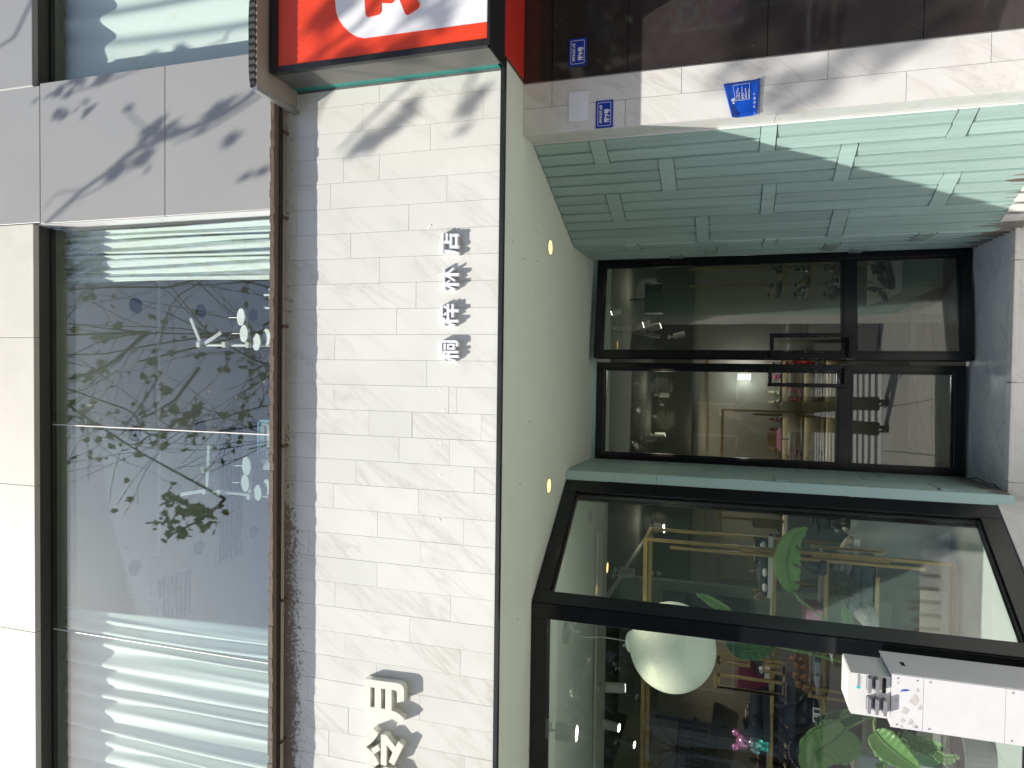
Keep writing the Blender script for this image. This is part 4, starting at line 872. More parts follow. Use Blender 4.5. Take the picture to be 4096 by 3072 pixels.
tag(MB().prism([(-.63, 3.72), (-.63, 4.424), (-3.4, 4.424), (-3.4, 3.09), (-1.09, 3.09)], SZ+.0205, SZ+.03).build('bay_ceiling', MATS['pale_sage_ceiling']), kind='structure')
tag(MB().prism([(-.64, 3.74), (-.64, 4.424), (-3.4, 4.424), (-3.4, 3.085), (-1.09, 3.085)], SZ-.004, SZ-.002).build('bay_ceiling_board', MATS['pale_sage_ceiling']), kind='structure')
struct('bulkhead', MATS['pale_sage_ceiling'], -3.4, 1.4, 5.0505, 5.0895, SZ, 2.63)
struct('entrance_wall', SHOPG, .70, 1.4, 4.40, 4.424, .1, SZ)
tag(MB().slab((.70, 4.424), (.72, 3.80), (.1, 0), .3, GZ, SZ).build('side_wall_core', SHOPG), kind='structure')
tag(MB().box(1.0, 1.5, 3.0, 4.4, GZ, 3.2).build('party_wall', SHOPG), kind='structure')
tag(MB().box(-3.4, 3.4, WY+.09, 7.4, 3.1, 3.199).build('floor_slab', SHOPG), kind='structure')
tag(MB().box(-3.4, 1.158, FY+.06, WY+.08, SZ+.03, 3.4).build('fascia_backing_wall', SHOPG), kind='structure')
# lit lamps
LCOL = [(1, .88, .68)]
def lamp_light(name, loc, e, col, size=.05, typ='SPOT', rot=None, ang=80):
    l = bpy.data.lights.new(name, typ); l.energy = e; l.color = col
    if typ == 'SPOT': l.spot_size = math.radians(ang); l.spot_blend = .6; l.shadow_soft_size = size
    elif typ == 'POINT': l.shadow_soft_size = size
    o = bpy.data.objects.new(name, l); C.objects.link(o); o.location = loc
    if rot is not None: o.rotation_euler = Vector(rot).to_track_quat('-Z', 'Y').to_euler()
def track_head(label, base, dirn, lit=True, L_=.13, r=.033, power=0, group='white track spotlights', ang=75):
    base = Vector(base); d = Vector(dirn).normalized(); t = thing('track_spotlight', label, 'spotlight', base, group)
    MB().box(base.x-.015, base.x+.015, base.y-.045, base.y+.045, base.z-.018, base.z).build('adapter', LAMPW, t)
    j = base+Vector((0, 0, -.05)); MB().tube([base+Vector((0, 0, -.0185)), j], .006, 8).build('arm', LAMPW, t)
    MB().tube([j, j+d*L_], r, 20).build('barrel', LAMPW, t); MB().tube([j+d*(L_+.0005), j+d*(L_+.002)], r*.82, 20).build('lens', LWHITE if lit else BLACKF, t)
    if power: lamp_light('spot_lamp', j+d*(L_+.02), power, (1, .96, .88) if power > 20 else (1, .88, .68), .03, 'SPOT', d, ang)
def track(label, a, b): t = MB().bar(a, b, .035, .02).build('light_track', LAMPW); tag(t, label, 'light track', 'ceiling light tracks')
zt = SZ-.006
# bay tracks (near the glass)
tA = atz(2385, 2130, zt); tB = atz(2380, 3020, zt)
yT = tA.y; track('white light track on the ceiling inside the bay', (tA.x, yT, zt-.012), (tB.x-.9, yT, zt-.012))
track_head('white spotlight hanging in the bay near the globe lamp', atz(2392, 2745, zt-.02), (.0, .25, -.95), True, power=9, ang=115)
p = at(2185, 2925, 3.28); track_head('large pale spotlight close behind the front bay glass', (p.x, 3.30, zt), (0, 0.06, -1), True, .10, .042, power=9, ang=115)
# diagonal track deeper in the shop
zc2 = 2.52
def ceil(x, y, z=zc2): return atz(x, y, z)
P1, P2 = ceil(2650, 2050), ceil(2420, 2400); track('grey light track running diagonally on the dark ceiling', P1, P2)
track('grey light track across the back ceiling', ceil(2650, 2050), ceil(2655, 1400))
for i, (x, y, d, lit, lab) in enumerate([(2640, 2100, (.0, -.3, -1), True, 'lit twin spotlight where the ceiling tracks meet'), (2640, 2120, (.1, -.2, -1), True, 'lit spotlight beside the track corner'),
        (2495, 2280, (-.1, .2, -1), False, 'white cylinder spotlight seen through the side bay glass'), (2490, 2300, (.2, .1, -1), False, 'second white cylinder spotlight through the side bay glass'),
        (2670, 2010, (.1, .2, -1), False, 'unlit spotlight behind the upper bay frame'), (2650, 2290, (-.1, .3, -1), False, 'unlit spotlight beside the painting'),
        (2600, 1755, (.1, .3, -1), False, 'dark spotlight seen high in the left door leaf'), (2640, 1740, (0, .3, -1), True, 'lit spotlight seen in the left door leaf'), (2660, 1580, (0, .4, -.8), False, 'small unlit spotlight above the back shelves'),
        (2655, 2740, (0, -.2, -1), True, 'lit spotlight left of the globe lamp'), (2500, 2960, (0, -.2, -1), True, 'lit spotlight over the brass rails'), (2425, 2890, (0, -.2, -1), True, 'lit spotlight at the ceiling edge')]):
    track_head(lab, ceil(x-40, y), d, lit, .12, .032, 7 if i in (1, 7, 9) else 0, ang=120)
for i, (x, y, dx) in enumerate([(2445, 1275, .5), (2470, 1262, .6), (2540, 1310, .5), (2560, 1300, .6), (2590, 1300, .5), (2690, 1330, .4)]):
    p = at(x, y, 5.6); track_head(['first', 'second', 'third', 'fourth', 'fifth', 'sixth'][i]+' white spotlight from the front of the row behind the right door leaf', (p.x, 5.3+i*.22, p.z+.1), (dx*.5, .1, -.8), i in (0, 2, 4), .10, .03, 0)
MB_ = MB().bar(at(2455, 1300, 5.3)+Vector((0, 0, .11)), at(2700, 1345, 6.4)+Vector((0, 0, .14)), .03, .02).build('light_track', LAMPW); tag(MB_, 'white light track behind the right door leaf', 'light track', 'ceiling light tracks')
for (x, y), l in (((2243, 2214), 'lit round downlight in the bay ceiling by the side glass'), ((2362, 2070), 'unlit round downlight in the bay ceiling'), ((2427, 2270), 'lit round downlight at the inner edge of the bay ceiling')):
    p = atz(x, y, SZ-.005); t = thing('downlight', l, 'ceiling light', p, 'bay ceiling downlights'); MB().tube([p, p-Vector((0, 0, .004))], .045, 24).build('trim_ring', LAMPW, t); MB().tube([p-Vector((0, 0, .0045)), p-Vector((0, 0, .006))], .037, 24).build('lens', LWARM if 'unlit' not in l else MATS['lamp_white'], t)
    lamp_light('downlight_lamp', p-Vector((0, 0, .02)), 10, (1, .88, .68), .03, 'SPOT', (0, 0, -1), 110)  # spot added under the unlit downlight too, for bounce inside the bay
# general light of the shop's lit ceiling lamps
for x, y in ((-.2, 7.8), (-1.6, 7.4), (.7, 6.4), (-.6, 8.3)): lamp_light('ceiling_lamp', (x, y, 2.35), 1.5, (1, .88, .68), .12, 'POINT')
# globe pendant
gc = at(2690, 2587, 3.68)
gp = thing('globe_pendant', 'large frosted white globe pendant lamp on a thin cord', 'lamp', (gc.x, gc.y, SZ))
MB().ball(gc, .225, 48, 32, (1, 1, .97)).build('globe', GLOBE, gp, smooth=True); MB().ball(gc+Vector((0, 0, .215)), .055, 24, 12, (1, 1, .5)).build('cap', GLOBE, gp, smooth=True)
MB().tube([(gc.x, gc.y, SZ-.005), (gc.x, gc.y, SZ-.025)], .055, 28).build('ceiling_rose', LAMPW, gp)
MB().tube([(gc.x, gc.y, SZ-.025), (gc.x-.008, gc.y, SZ-.12), (gc.x+.004, gc.y, SZ-.22), (gc.x, gc.y, gc.z+.24)], .0035, 8).build('cord', LAMPW, gp)
# sconce
sc_ = at(2977, 1508, BWY-.05); t = thing('wall_sconce', 'lit glass wall sconce on the back wall seen through the left door', 'wall lamp', (sc_.x, BWY, sc_.z))
MB().box(sc_.x-.03, sc_.x+.03, BWY-.06, BWY-.001, sc_.z-.02, sc_.z+.02).build('bracket', GOLD, t)
for s_ in (1, -1): MB().hexa([(sc_.x-.02, BWY-.09, sc_.z+s_*.021), (sc_.x+.02, BWY-.09, sc_.z+s_*.021), (sc_.x+.02, BWY-.05, sc_.z+s_*.021), (sc_.x-.02, BWY-.05, sc_.z+s_*.021), (sc_.x-.035, BWY-.1, sc_.z+s_*.07), (sc_.x+.035, BWY-.1, sc_.z+s_*.07), (sc_.x+.035, BWY-.03, sc_.z+s_*.07), (sc_.x-.035, BWY-.03, sc_.z+s_*.07)]).build('shade', LSCONCE, t)
lamp_light('sconce_lamp', (sc_.x, BWY-.2, sc_.z), 3, (.9, .95, 1), .05, 'POINT')
# brass racks
def rect_frame(mb, x0, y0, x1, y1, Y, w_=.014, d_=.014):
    """axis aligned brass rectangle: pixel corners -> plane Y"""
    a = at(x0, y0, Y); b = at(x1, y1, Y); xa, xb = sorted((a.x, b.x)); za, zb = sorted((a.z, b.z))
    mb.box(xa, xb, Y-d_/2, Y+d_/2, zb-w_, zb); mb.box(xa, xb, Y-d_/2, Y+d_/2, za, za+w_); mb.box(xa, xa+w_, Y-d_/2, Y+d_/2, za+w_, zb-w_); mb.box(xb-w_, xb, Y-d_/2, Y+d_/2, za+w_, zb-w_)
RKF, RKB = 3.86, 4.12
rk = thing('brass_rack', 'tall brass display rack with glass shelves inside the bay', 'display rack', (-1.6, 4.0, .556))
a = at(2575, 2150, RKF); zt_ = a.z; xr = a.x; a2 = at(2615, 2118, RKB); xr2 = xr; xl = -2.6
for Y in (RKF, RKB):
    m_ = MB(); m_.box(xl, xr, Y-.008, Y+.008, zt_-.022, zt_).build('top_rail', GOLD, rk); MB().box(xr-.016, xr, Y-.008, Y+.008, .60 if Y == RKF else .8, zt_-.0225).build('post', GOLD, rk)
    MB().box(xl, xl+.016, Y-.008, Y+.008, .60, zt_-.0225).build('post', GOLD, rk)
MB().box(xr-.016, xr, RKF+.009, RKB-.009, zt_-.02, zt_-.002).build('top_rail', GOLD, rk); MB().box(xl, xr, RKF-.008, RKF+.008, .58, .598).build('bottom_rail', GOLD, rk)
zsh = [at(3095, 2350, RKF).z, at(3300, 2400, RKF).z, at(3505, 2400, RKF).z]
for z in zsh:
    MB().box(xl+.017, xr-.017 if z > 1 else xr-.1, RKF-.008, RKF+.008, z-.012, z+.006).build('shelf_rail', GOLD, rk); MB().box(xl+.017, xr-.017, RKF+.009, RKB, z-.004, z+.002).build('shelf', mat('shelf_panel', (.25, .26, .24), .4), rk)
MB().box(at(2690, 2185, RKF-.03).x-.014, at(2690, 2185, RKF-.03).x, RKF-.036, RKF-.022, .72, at(2680, 2210, RKF-.03).z).build('inner_frame', GOLD, rk)
dec = MB(); 
for (x0, y0, x1, y1) in [(2868, 2750, 3143, 2645), (2855, 2690, 3145, 2790), (3232, 2745, 3395, 2810), (2865, 2622, 3000, 2670), (3050, 2650, 3140, 2700)]: rect_frame(dec, x0, y0, x1, y1, RKF-.018, .014, .01)
dec.build('fretwork', GOLD, rk)
dec = MB()
for (x0, y0, x1, y1) in [(3240, 2178, 3240+300, 2215), (3248, 2220, 3560, 2262), (2960, 2190, 3130, 2225)]: rect_frame(dec, x0, y0, x1, y1, RKF-.016, .012, .01)
dec.build('fretwork', GOLD, rk)
# second rail pair further back (brass over the shoe wall)
bk = thing('brass_wall_rack', 'long brass rail frame in front of the back shoe shelves', 'display rack', (-.8, 8.6, FZ))
a = at(2885, 1640, 8.6); b = at(2890, 2330, 8.6)
MB().box(b.x, a.x, 8.58, 8.63, a.z-.03, a.z).build('top_rail', GOLD, bk)
for y in (1640, 2070, 2310): c = at(2900, y, 8.6); MB().box(c.x-.012, c.x+.012, 8.59, 8.615, FZ, a.z-.031).build('post', GOLD, bk)
dec = MB()
for r_ in [(3012, 1652, 3132, 1665), (3180, 1652, 3300, 1672), (3010, 2070, 3130, 2110), (3012, 2085, 3122, 2118)]: rect_frame(dec, *r_, 8.55, .02, .02)
dec.build('fretwork', GOLD, bk)
tl = MB().box(at(2830, 2000, BWY-.02).x-.9, at(2830, 1440, BWY-.02).x, BWY-.015, BWY-.001, at(2830, 1600, BWY).z-.008, at(2830, 1600, BWY).z+.004).build('brass_strip', GOLD); tag(tl, 'thin brass strip across the back wall', 'trim')
# back wall shelves lit from below
def glow_shelf(label, y0, y1, x, depth=.22):
    p = at(x, y0, BWY-.1); q_ = at(x, y1, BWY-.1); xa, xb = sorted((p.x, q_.x)); t = thing('wall_shelf', label, 'shelf', ((xa+xb)/2, BWY-.1, p.z), 'back wall shoe shelves')
    MB().box(xa, xb, BWY-depth, BWY-.002, p.z-.022, p.z).build('board', mat('shelf_board', (.34, .32, .27), .5), t); MB().box(xa, xb, BWY-depth-.006, BWY-depth-.0005, p.z-.024, p.z+.002).build('brass_edge', GOLD, t)
    MB().box(xa+.02, xb-.02, BWY-.05, BWY-.035, p.z-.030, p.z-.0225).build('led_strip', emis('lit_led_strip', (1, .86, .55), 3.5), t); return xa, xb, p.z
SH = []
for n_, (y0, y1) in enumerate(((1440, 1605), (1665, 1860), (1990, 2290))):
    for k_, x in enumerate((3120, 3205, 3290)):
        SH.append(glow_shelf('%s shelf of the %s back wall niche' % (['upper', 'middle', 'lower'][k_], ['narrow right', 'middle', 'wide left'][n_]), y0, y1, x))
# shoes ---------------------------------------------------------------
def loft(mb, secs):   # secs: list of rings with equal length
    n0 = len(mb.v); k_ = len(secs[0])
    for s_ in secs: mb.v += [tuple(p) for p in s_]
    for i in range(len(secs)-1):
        for j in range(k_): a = n0+i*k_+j; b = n0+i*k_+(j+1) % k_; mb.f.append((a, b, b+k_, a+k_))
    mb.f.append(tuple(n0+j for j in reversed(range(k_)))); e = n0+(len(secs)-1)*k_; mb.f.append(tuple(e+j for j in range(k_)))
def shoe_half(hfun, wfun, bfun, L_, n=12, seg=12):
    secs = []
    for i in range(n+1):
        u = i/n; h = hfun(u); w_ = wfun(u); b = bfun(u); ring = []
        for k_ in range(seg):
            a = 2*math.pi*k_/seg; ring.append(Vector(((u-.5)*L_, w_*math.cos(a)*(1 if math.sin(a) < 0 else .9), b+h*max(0, math.sin(a)) if math.sin(a) > 0 else b)))
        secs.append(ring)
    return secs
def wf(u): return max(.008, .045*math.sin(math.pi*min(1, max(0, (u*.92+.06))))**.45*(1 if u > .5 else .8))
SHOES = {}
def sneaker(colU, colS, high=False, name='sneaker'):
    key = (colU.name, colS.name, high)
    if key in SHOES: return SHOES[key]
    m1 = MB(); hf = (lambda u: (.15 if high else .095)*(1-.12*u*8) if u < .08 else ((.15 if high else .09)-(u-.08)*(.20 if high else .10) if u < .42 else max(.03, .075-.07*(u-.42))))
    loft(m1, shoe_half(lambda u: max(.012, hf(u)), lambda u: wf(u), lambda u: .028, .28))
    m2 = MB(); pts = [];
    for i in range(15): u = i/14; pts.append(((u-.5)*.295, wf(u)*1.12))
    poly = pts+[(x, -y) for x, y in reversed(pts)]; m2.prism(poly, 0, .028)
    m3 = MB()
    for k_ in range(5): x = -.02+k_*.02; m3.bar((x, -.022, .098-k_*.008), (x, .022, .098-k_*.008), .005, .004)
    m5 = MB()
    for sy in (1, -1): m5.ball((-.085, sy*.024, .06), .03, 10, 6, (1.1, .55, .6)); m5.ball((.075, sy*.018, .045), .035, 10, 6, (1.1, .6, .5))
    m4 = MB(); m4.ball((-.095, 0, .03+(.125 if high else .075)), .036, 12, 6, (1.1, .75, .25))
    SHOES[key] = [('upper', m1, colU, True), ('sole', m2, colS, False), ('laces', m3, WHT, False), ('overlay', m5, WHT if colS is WHT else colU, True), ('collar', m4, BLK, True)]; return SHOES[key]
def pump(col, lin, name='pump'):
    key = (col.name, lin.name, 'p')
    if key in SHOES: return SHOES[key]
    m1 = MB(); bf = lambda u: .065*(1-min(1, u/.62))**1.3+.004
    loft(m1, shoe_half(lambda u: (.055 if u < .1 else (.03-.012*math.sin(math.pi*min(1, (u-.1)/.5)) if u < .6 else .032*(1-(u-.6)*1.4))), lambda u: .03*math.sin(math.pi*min(1, u*.9+.1))**.5 if u < .95 else .006, bf, .23))
    m2 = MB(); m2.tube([(-.10, 0, .066), (-.104, 0, .03), (-.106, 0, 0)], [.016, .008, .005], 8)
    m3 = MB(); m3.ball((-.03, 0, .052), .05, 14, 6, (1.1, .42, .22))
    SHOES[key] = [('upper', m1, col, True), ('heel', m2, col, False), ('insole', m3, lin, True)]; return SHOES[key]
def place_shoe(kind, loc, rz, label, s=1.0, group='shoes on display', name='shoe', lean=0):
    t = thing(name, label, 'shoe', loc, group); t.rotation_euler = (0, lean, rz); t.scale = (s, s, s)
    for i, (n, m_, c_, sm_) in enumerate(kind):
        if isinstance(m_, MB):
            o = m_.build(n, c_, None, smooth=sm_); kind[i] = (n, o.data, c_, sm_); o.parent = t
        else: o = bpy.data.objects.new(n, m_); C.objects.link(o); o.parent = t
    return t
def shoe_at(kind, x, y, Y, rz, label, z=None, s=1.0, **k_):
    p = at(x, y, Y); place_shoe(kind, (p.x, p.y, z if z is not None else p.z), rz, label, s, **k_)
G_ = 'shoes on the back wall shelves'
pair_specs = [(3118, 1590, BEIGE, 'beige pointed pumps'), (3203, 1580, PINK, 'dark pink bow pumps'), (3290, 1580, BLK, 'black pointed pumps'), (3118, 1490, PINK, 'bright pink high heel'), (3118, 1700, PLUM, 'plum pumps with crystal trim'),
              (3118, 1820, TAN, 'black and gold strap pumps'), (3205, 1830, PLUM, 'dark red boots'), (3290, 1830, BLK, 'black slip pumps'), (3290, 1485, BLK, 'navy pointed pumps'),
              (3118, 2035, BLK, 'black open pumps with tan lining'), (3118, 2130, BLK, 'black pointed slingback pumps'), (3118, 2190, TAN, 'tan pumps'), (3190, 2090, BEIGE, 'beige pointed flats'), (3290, 2060, BLK, 'gold trimmed black pumps'), (3205, 2220, BLK, 'black and nude slingbacks')]
for x, y, m_, lab in pair_specs:
    z = min((s_[2] for s_ in SH), key=lambda z_: abs(z_-at(x, y, BWY-.12).z))
    for s_ in (0, 1): q_ = at(x, y+(s_*2-1)*17, BWY-.14); place_shoe(pump(m_, TAN), (q_.x, q_.y, z), math.pi/2*-1+.1*(s_*2-1), lab+', '+('right' if s_ == 0 else 'left')+' one of the pair on the back wall shelf', 1.0, G_)
hc = at(3105, 1755, 8.5); ht = thing('bucket_hat', 'tan and pink bucket hat on a stand among the shoes on the back shelves', 'hat', (hc.x, 8.5, hc.z))
MB().tube([hc+Vector((0, 0, .0)), hc+Vector((0, 0, .10))], [.085, .07], 20).build('crown', mat('tan_straw', (.45, .30, .14), .7), ht); MB().tube([hc+Vector((0, 0, -.045)), hc], [.14, .087], 24).build('brim', PINKB, ht)
MB().tube([hc+Vector((0, 0, -.14)), hc+Vector((0, 0, -.046))], .006, 8).build('stand', BLACKF, ht)
# right side shelves (through the right door leaf)
RS = thing('side_rack', 'brass and timber shoe rack on the right shop wall', 'display rack', (1.0, 5.6, FZ))
for y in (1077, 1145): p = at(2760, y, 5.7); MB().tube([(p.x, p.y, FZ), (p.x, p.y, p.z)], .008, 8).build('post', GOLD, RS)
pz = []
for k_, x in enumerate((3120, 3225, 3345)):
    z = at(x, 1110, 5.55).z; pz.append(z); a = at(x, 1185, 5.5); b = at(x, 985, 5.5); MB().box(a.x, b.x+.2, 5.25, 5.8, z-.02, z).build('shelf', mat('oak_shelf', (.30, .24, .15), .5), RS); MB().box(a.x, b.x+.2, 5.244, 5.249, z-.022, z+.002).build('brass_edge', GOLD, RS)
sp_ = [(sneaker(BLK, WHT), 0), (sneaker(BLK, BLK), 1), (pump(BLK, BEIGE), 2), (sneaker(TAN, BLK), 3)]
for k_, z in enumerate(pz):
    for j, y in enumerate((1020, 1080, 1135, 1165)):
        p = at(3118, y, 5.35+.08*(j % 2)); place_shoe(sp_[(k_+j) % 4][0], (p.x, p.y, z), -1.9+.2*j, '%s shoe from the door edge on the %s shelf of the right wall rack' % (['first', 'second', 'third', 'fourth'][j], ['upper', 'middle', 'lower'][k_]), .78, 'shoes on the right wall rack')
bn = thing('shoe_bench', 'low white stepped bench with dark shoes behind the right door leaf', 'bench', (.8, 5.3, FZ))
zb = at(3560, 1100, 5.1).z; a = at(3500, 1180, 5.1); rbox('top', WHT, bn, a.x, 1.25, 4.9, 5.9, zb-.03, zb); rbox('base', SHOPG, bn, a.x+.03, 1.25, 4.93, 5.9, FZ, zb-.0305)
for j, (x, y) in enumerate([(3500, 1120), (3540, 1110), (3580, 1085), (3630, 1045), (3440, 1175)]):
    p = at(x, y, 5.05+.0*j); place_shoe(sneaker(BLK, BLK) if j % 2 else pump(BLK, BEIGE), (p.x, 5.0+.05*j, zb), -2.2, '%s black shoe on the low white bench' % ['first', 'second', 'third', 'fourth', 'fifth'][j], .9, 'shoes on the low bench')
# speaker
p = at(2650, 1190, 5.4); spk = thing('loudspeaker', 'black loudspeaker hanging from the wall behind the right door leaf', 'loudspeaker', (p.x, 5.4, p.z))
a = at(2648, 1250, 5.4); b = at(2578, 1135, 5.4); rbox('cabinet', BLACKF, spk, a.x, b.x, 5.4, 5.6, a.z, b.z, bevel=.008); rbox('grille', BLACKP, spk, a.x+.015, b.x-.015, 5.394, 5.3995, a.z+.015, b.z-.015)
MB().tube([((a.x+b.x)/2, 5.5, b.z), ((a.x+b.x)/2, 5.5, b.z+.12)], .008, 8).build('bracket', BLACKF, spk)
# lucky charm hanging in the door gap
ch = thing('hanging_charm', 'red Chinese lucky ball charm with beads hanging behind the door gap', 'ornament', at(3060, 1440, 4.5))
REDG = mat('red_gold_lacquer', (.6, .04, .02), .3, noise=.8, nscale=60); 
MB().tube([at(3050, 1448, 4.5), at(3290, 1452, 4.5)], .0015, 6).build('string', REDM, ch); MB().ball(at(3205, 1446, 4.47), .05, 24, 16).build('ball', REDG, ch, smooth=True)
for x, r, m_ in ((3095, .008, REDM), (3125, .007, REDM), (3150, .012, REDM), (3240, .009, REDM), (3252, .012, REDM), (3266, .009, STEEL), (3278, .008, mat('blue_bead', (.02, .25, .6), .2)), (3288, .006, GOLD)): MB().ball(at(x, 1455, 4.5), r, 12, 8).build('bead', m_, ch, smooth=True)
# items inside the bay ---------------------------------------------------
shoe_at(sneaker(NAVY, NAVY, True), 3300, 2255, RKF+.1, -1.45, 'large dark knit high top sneaker with pale lace on the middle rack shelf', z=zsh[1]+.002, s=1.15)
for j, y in enumerate((2240, 2300)): shoe_at(sneaker(NAVY, WHT), 3093, y, RKF+.12, 3.3, '%s navy sneaker with white overlays on the top rack shelf' % ['right', 'left'][j], z=zsh[0]+.002, s=.82)
ds = thing('display_block', 'grey display block with sloping top in the bay', 'display block', (-1.0, 4.3, .556)); 
a = at(3250, 2300, 4.35); b = at(3180, 2020, 4.35); rbox('body', GREYB, ds, a.x, b.x, 4.25, 4.42, .557, a.z+.15, bevel=.003); 
zsb = at(3400, 2080, 4.2).z; rbox('plinth', WHT, ds, at(3400, 2190, 4.2).x, -.66, 4.05, 4.24, .557, zsb)
for j, (y, m_) in enumerate(((2100, sneaker(BLK, WHT)), (2050, sneaker(BLK, BEIGE)))): p = at(3395, y, 4.12); place_shoe(m_, (p.x, p.y, zsb+.001), -1.3+j*.2, ['black sneaker with thick white sole on the brass stand', 'black patterned sneaker behind the white soled one'][j], 1.0)
shoe_at(sneaker(BEIGE, WHT), 3370, 2215, RKF+.1, -.7, 'beige trainer with a red tongue on the middle rack shelf', z=zsh[2]+.08, s=1.0)
shoe_at(pump(BLK, BLK), 3270, 2085, 4.1, 2.6, 'black strappy shoe on the grey display block', z=at(3285, 2085, 4.1).z, s=.9)
for j, y in enumerate((2285, 2345)): a = at(3440, y, RKF+.1); bx = rbox('shoe_box', BLK if j else NAVY, None, a.x-.05, a.x+.05, RKF, RKF+.2, zsh[2]+.004, zsh[2]+.10, bevel=.004); tag(bx, '%s black shoe box on the lower rack shelf' % ['right', 'left'][j], 'box', 'black boxes in the rack')
a = at(3258, 2475, RKF+.05); bx = rbox('pink_box', PINKB, None, a.x-.075, a.x+.06, RKF, RKF+.18, zsh[1]+.008, at(3225, 2440, RKF).z, bevel=.004); tag(bx, 'pink box beside the leaf stem on the middle rack shelf', 'box')
shoe_at(sneaker(WHT, WHT), 3480, 2455, RKF+.05, -1.7, 'chunky white sneaker pair behind the corner post', z=zsh[2]+.004, s=1.0)
for j, y in enumerate((2660, 2700)): a = at(3280, y, RKF+.08); bx = rbox('folded_pouch', mat('pale_blue_fabric', (.35, .45, .52), .8, noise=.2), None, a.x-.04, a.x+.035, RKF+.02, RKF+.15, zsh[1]+.007, at(3262, y, RKF).z, bevel=.006); tag(bx, ['pale blue folded pouch nearest the corner post', 'pale blue folded pouch left of its twin'][j], 'pouch', 'pale blue pouches')
shoe_at(sneaker(NAVY, WHT), 3090, 2625, RKF+.06, 2.9, 'navy and white sneaker on the top rack shelf behind the front glass', z=zsh[0]+.007, s=.9)
shoe_at(sneaker(NAVY, NAVY), 3088, 2850, RKF+.06, 1.2, 'slim navy sneaker with pale line on the left top rack shelf', z=zsh[0]+.007, s=1.2)
# orange fabric roses
fr = thing('fabric_roses', 'cluster of orange brown fabric roses between brass frames', 'flowers', at(3220, 2700, RKF-.06)); OR = mat('orange_fabric', (.22, .10, .045), .8, noise=.6, nscale=60)
for x, y, r in [(3170, 2625, .03), (3190, 2650, .03), (3185, 2690, .034), (3215, 2660, .028), (3220, 2700, .036), (3195, 2725, .03), (3225, 2742, .032), (3205, 2630, .025)]:
    c = at(x, y, RKF-.05); m_ = MB()
    for k_ in range(9):
        a_ = k_*.7; rr_ = r*(.15+.1*k_)
        cc = c+Vector((math.cos(a_)*rr_, -.01*(9-k_)*.35, math.sin(a_)*rr_)); m_.ball(cc, r*.38, 8, 6, (1, .45, .8))
    m_.build('rose', OR, fr, smooth=True)
# toy bear: plain glossy iridescent figurine
IR = posmat('iridescent_metal', (.05, .55, .45), (.85, .30, .62), lo=at(3050, 2990, 3.8).z, hi=at(2960, 2990, 3.8).z, rough=.16, metal=.65)
b0 = at(3085, 2990, RKF-.02); sB = .36*(at(2935, 2990, RKF-.02).z-zsh[0])
be = thing('bear_figurine', 'small iridescent pink to green metallic bear figurine on the rack shelf', 'figurine', (b0.x, RKF, zsh[0])); H = (at(2935, 2990, RKF-.02).z-zsh[0])*1.02; zb0 = zsh[0]+.007; X0 = b0.x
MB().ball((X0, RKF, zb0+H*.69), H*.215, 24, 16, (1.12, .95, .92)).build('head', IR, be, smooth=True); MB().ball((X0, RKF-H*.19, zb0+H*.65), H*.09, 16, 10).build('muzzle', IR, be, smooth=True)
for s_ in (1, -1):
    MB().ball((X0+s_*H*.21, RKF, zb0+H*.90), H*.105, 16, 12, (1, .6, 1)).build('ear', IR, be, smooth=True)
    MB().tube([(X0+s_*H*.13, RKF, zb0+H*.5), (X0+s_*H*.22, RKF-.004, zb0+H*.36), (X0+s_*H*.23, RKF-.008, zb0+H*.24)], [H*.07, H*.08, H*.07], 12).build('arm', IR, be, smooth=True)
    MB().tube([(X0+s_*H*.08, RKF, zb0+H*.26), (X0+s_*H*.09, RKF, zb0+H*.1), (X0+s_*H*.09, RKF-.005, zb0)], [H*.105, H*.105, H*.115], 14).build('leg', IR, be, smooth=True)
MB().ball((X0, RKF, zb0+H*.38), H*.20, 20, 14, (.95, .8, 1.15)).build('torso', IR, be, smooth=True)
# painting
pa = thing('wall_painting', 'dark blue painting with a pale figure on the shop wall behind the leaf', 'painting', at(2820, 2440, 6.0))
a = at(2995, 2520, 6.0); b = at(2652, 2365, 6.0); rbox('canvas', mat('dark_blue_canvas', (.012, .02, .035), .5, noise=.6, nscale=8), pa, a.x-.25, b.x, 6.0, 6.03, a.z, b.z)
fillpoly([[Pt(*p, 6.0) for p in [(2820, 2385), (2870, 2385), (2885, 2400), (2882, 2415), (2910, 2425), (2895, 2430), (2875, 2424), (2850, 2415)]]], 5.996, 5.9995, 'pale_shape', mat('slate_blue_paint', (.10, .14, .25), .5, noise=.3), pa)
wl = rbox('partition_wall', SHOPG, None, at(2600, 2310, 6.1).x-1.2, at(2600, 2310, 6.1).x, 6.05, 6.12, FZ, 2.52); tag(wl, 'grey green partition wall carrying the dark painting', 'wall')
# lily in vase
ly = thing('lily_branch', 'drooping dark lily buds on a thin branch beside the navy sneakers', 'flower', at(3100, 2400, 4.05)); LB = mat('lily_bud', (.13, .09, .045), .6, noise=.4)
MB().tube([at(3180, 2350, 4.05), at(3100, 2370, 4.05), at(3060, 2400, 4.05)], .0025, 6).build('branch', STEM, ly)
for (x0, y0, x1, y1) in [(3060, 2360, 3005, 2362), (3062, 2372, 3012, 2392), (3060, 2385, 3020, 2400), (3030, 2290, 3002, 2280)]:
    p, q_ = at(x0, y0, 4.05), at(x1, y1, 4.05); MB().tube([p, p*.7+q_*.3, p*.35+q_*.65, q_], [.003, .011, .012, .001], 8).build('bud', LB, ly, smooth=True)
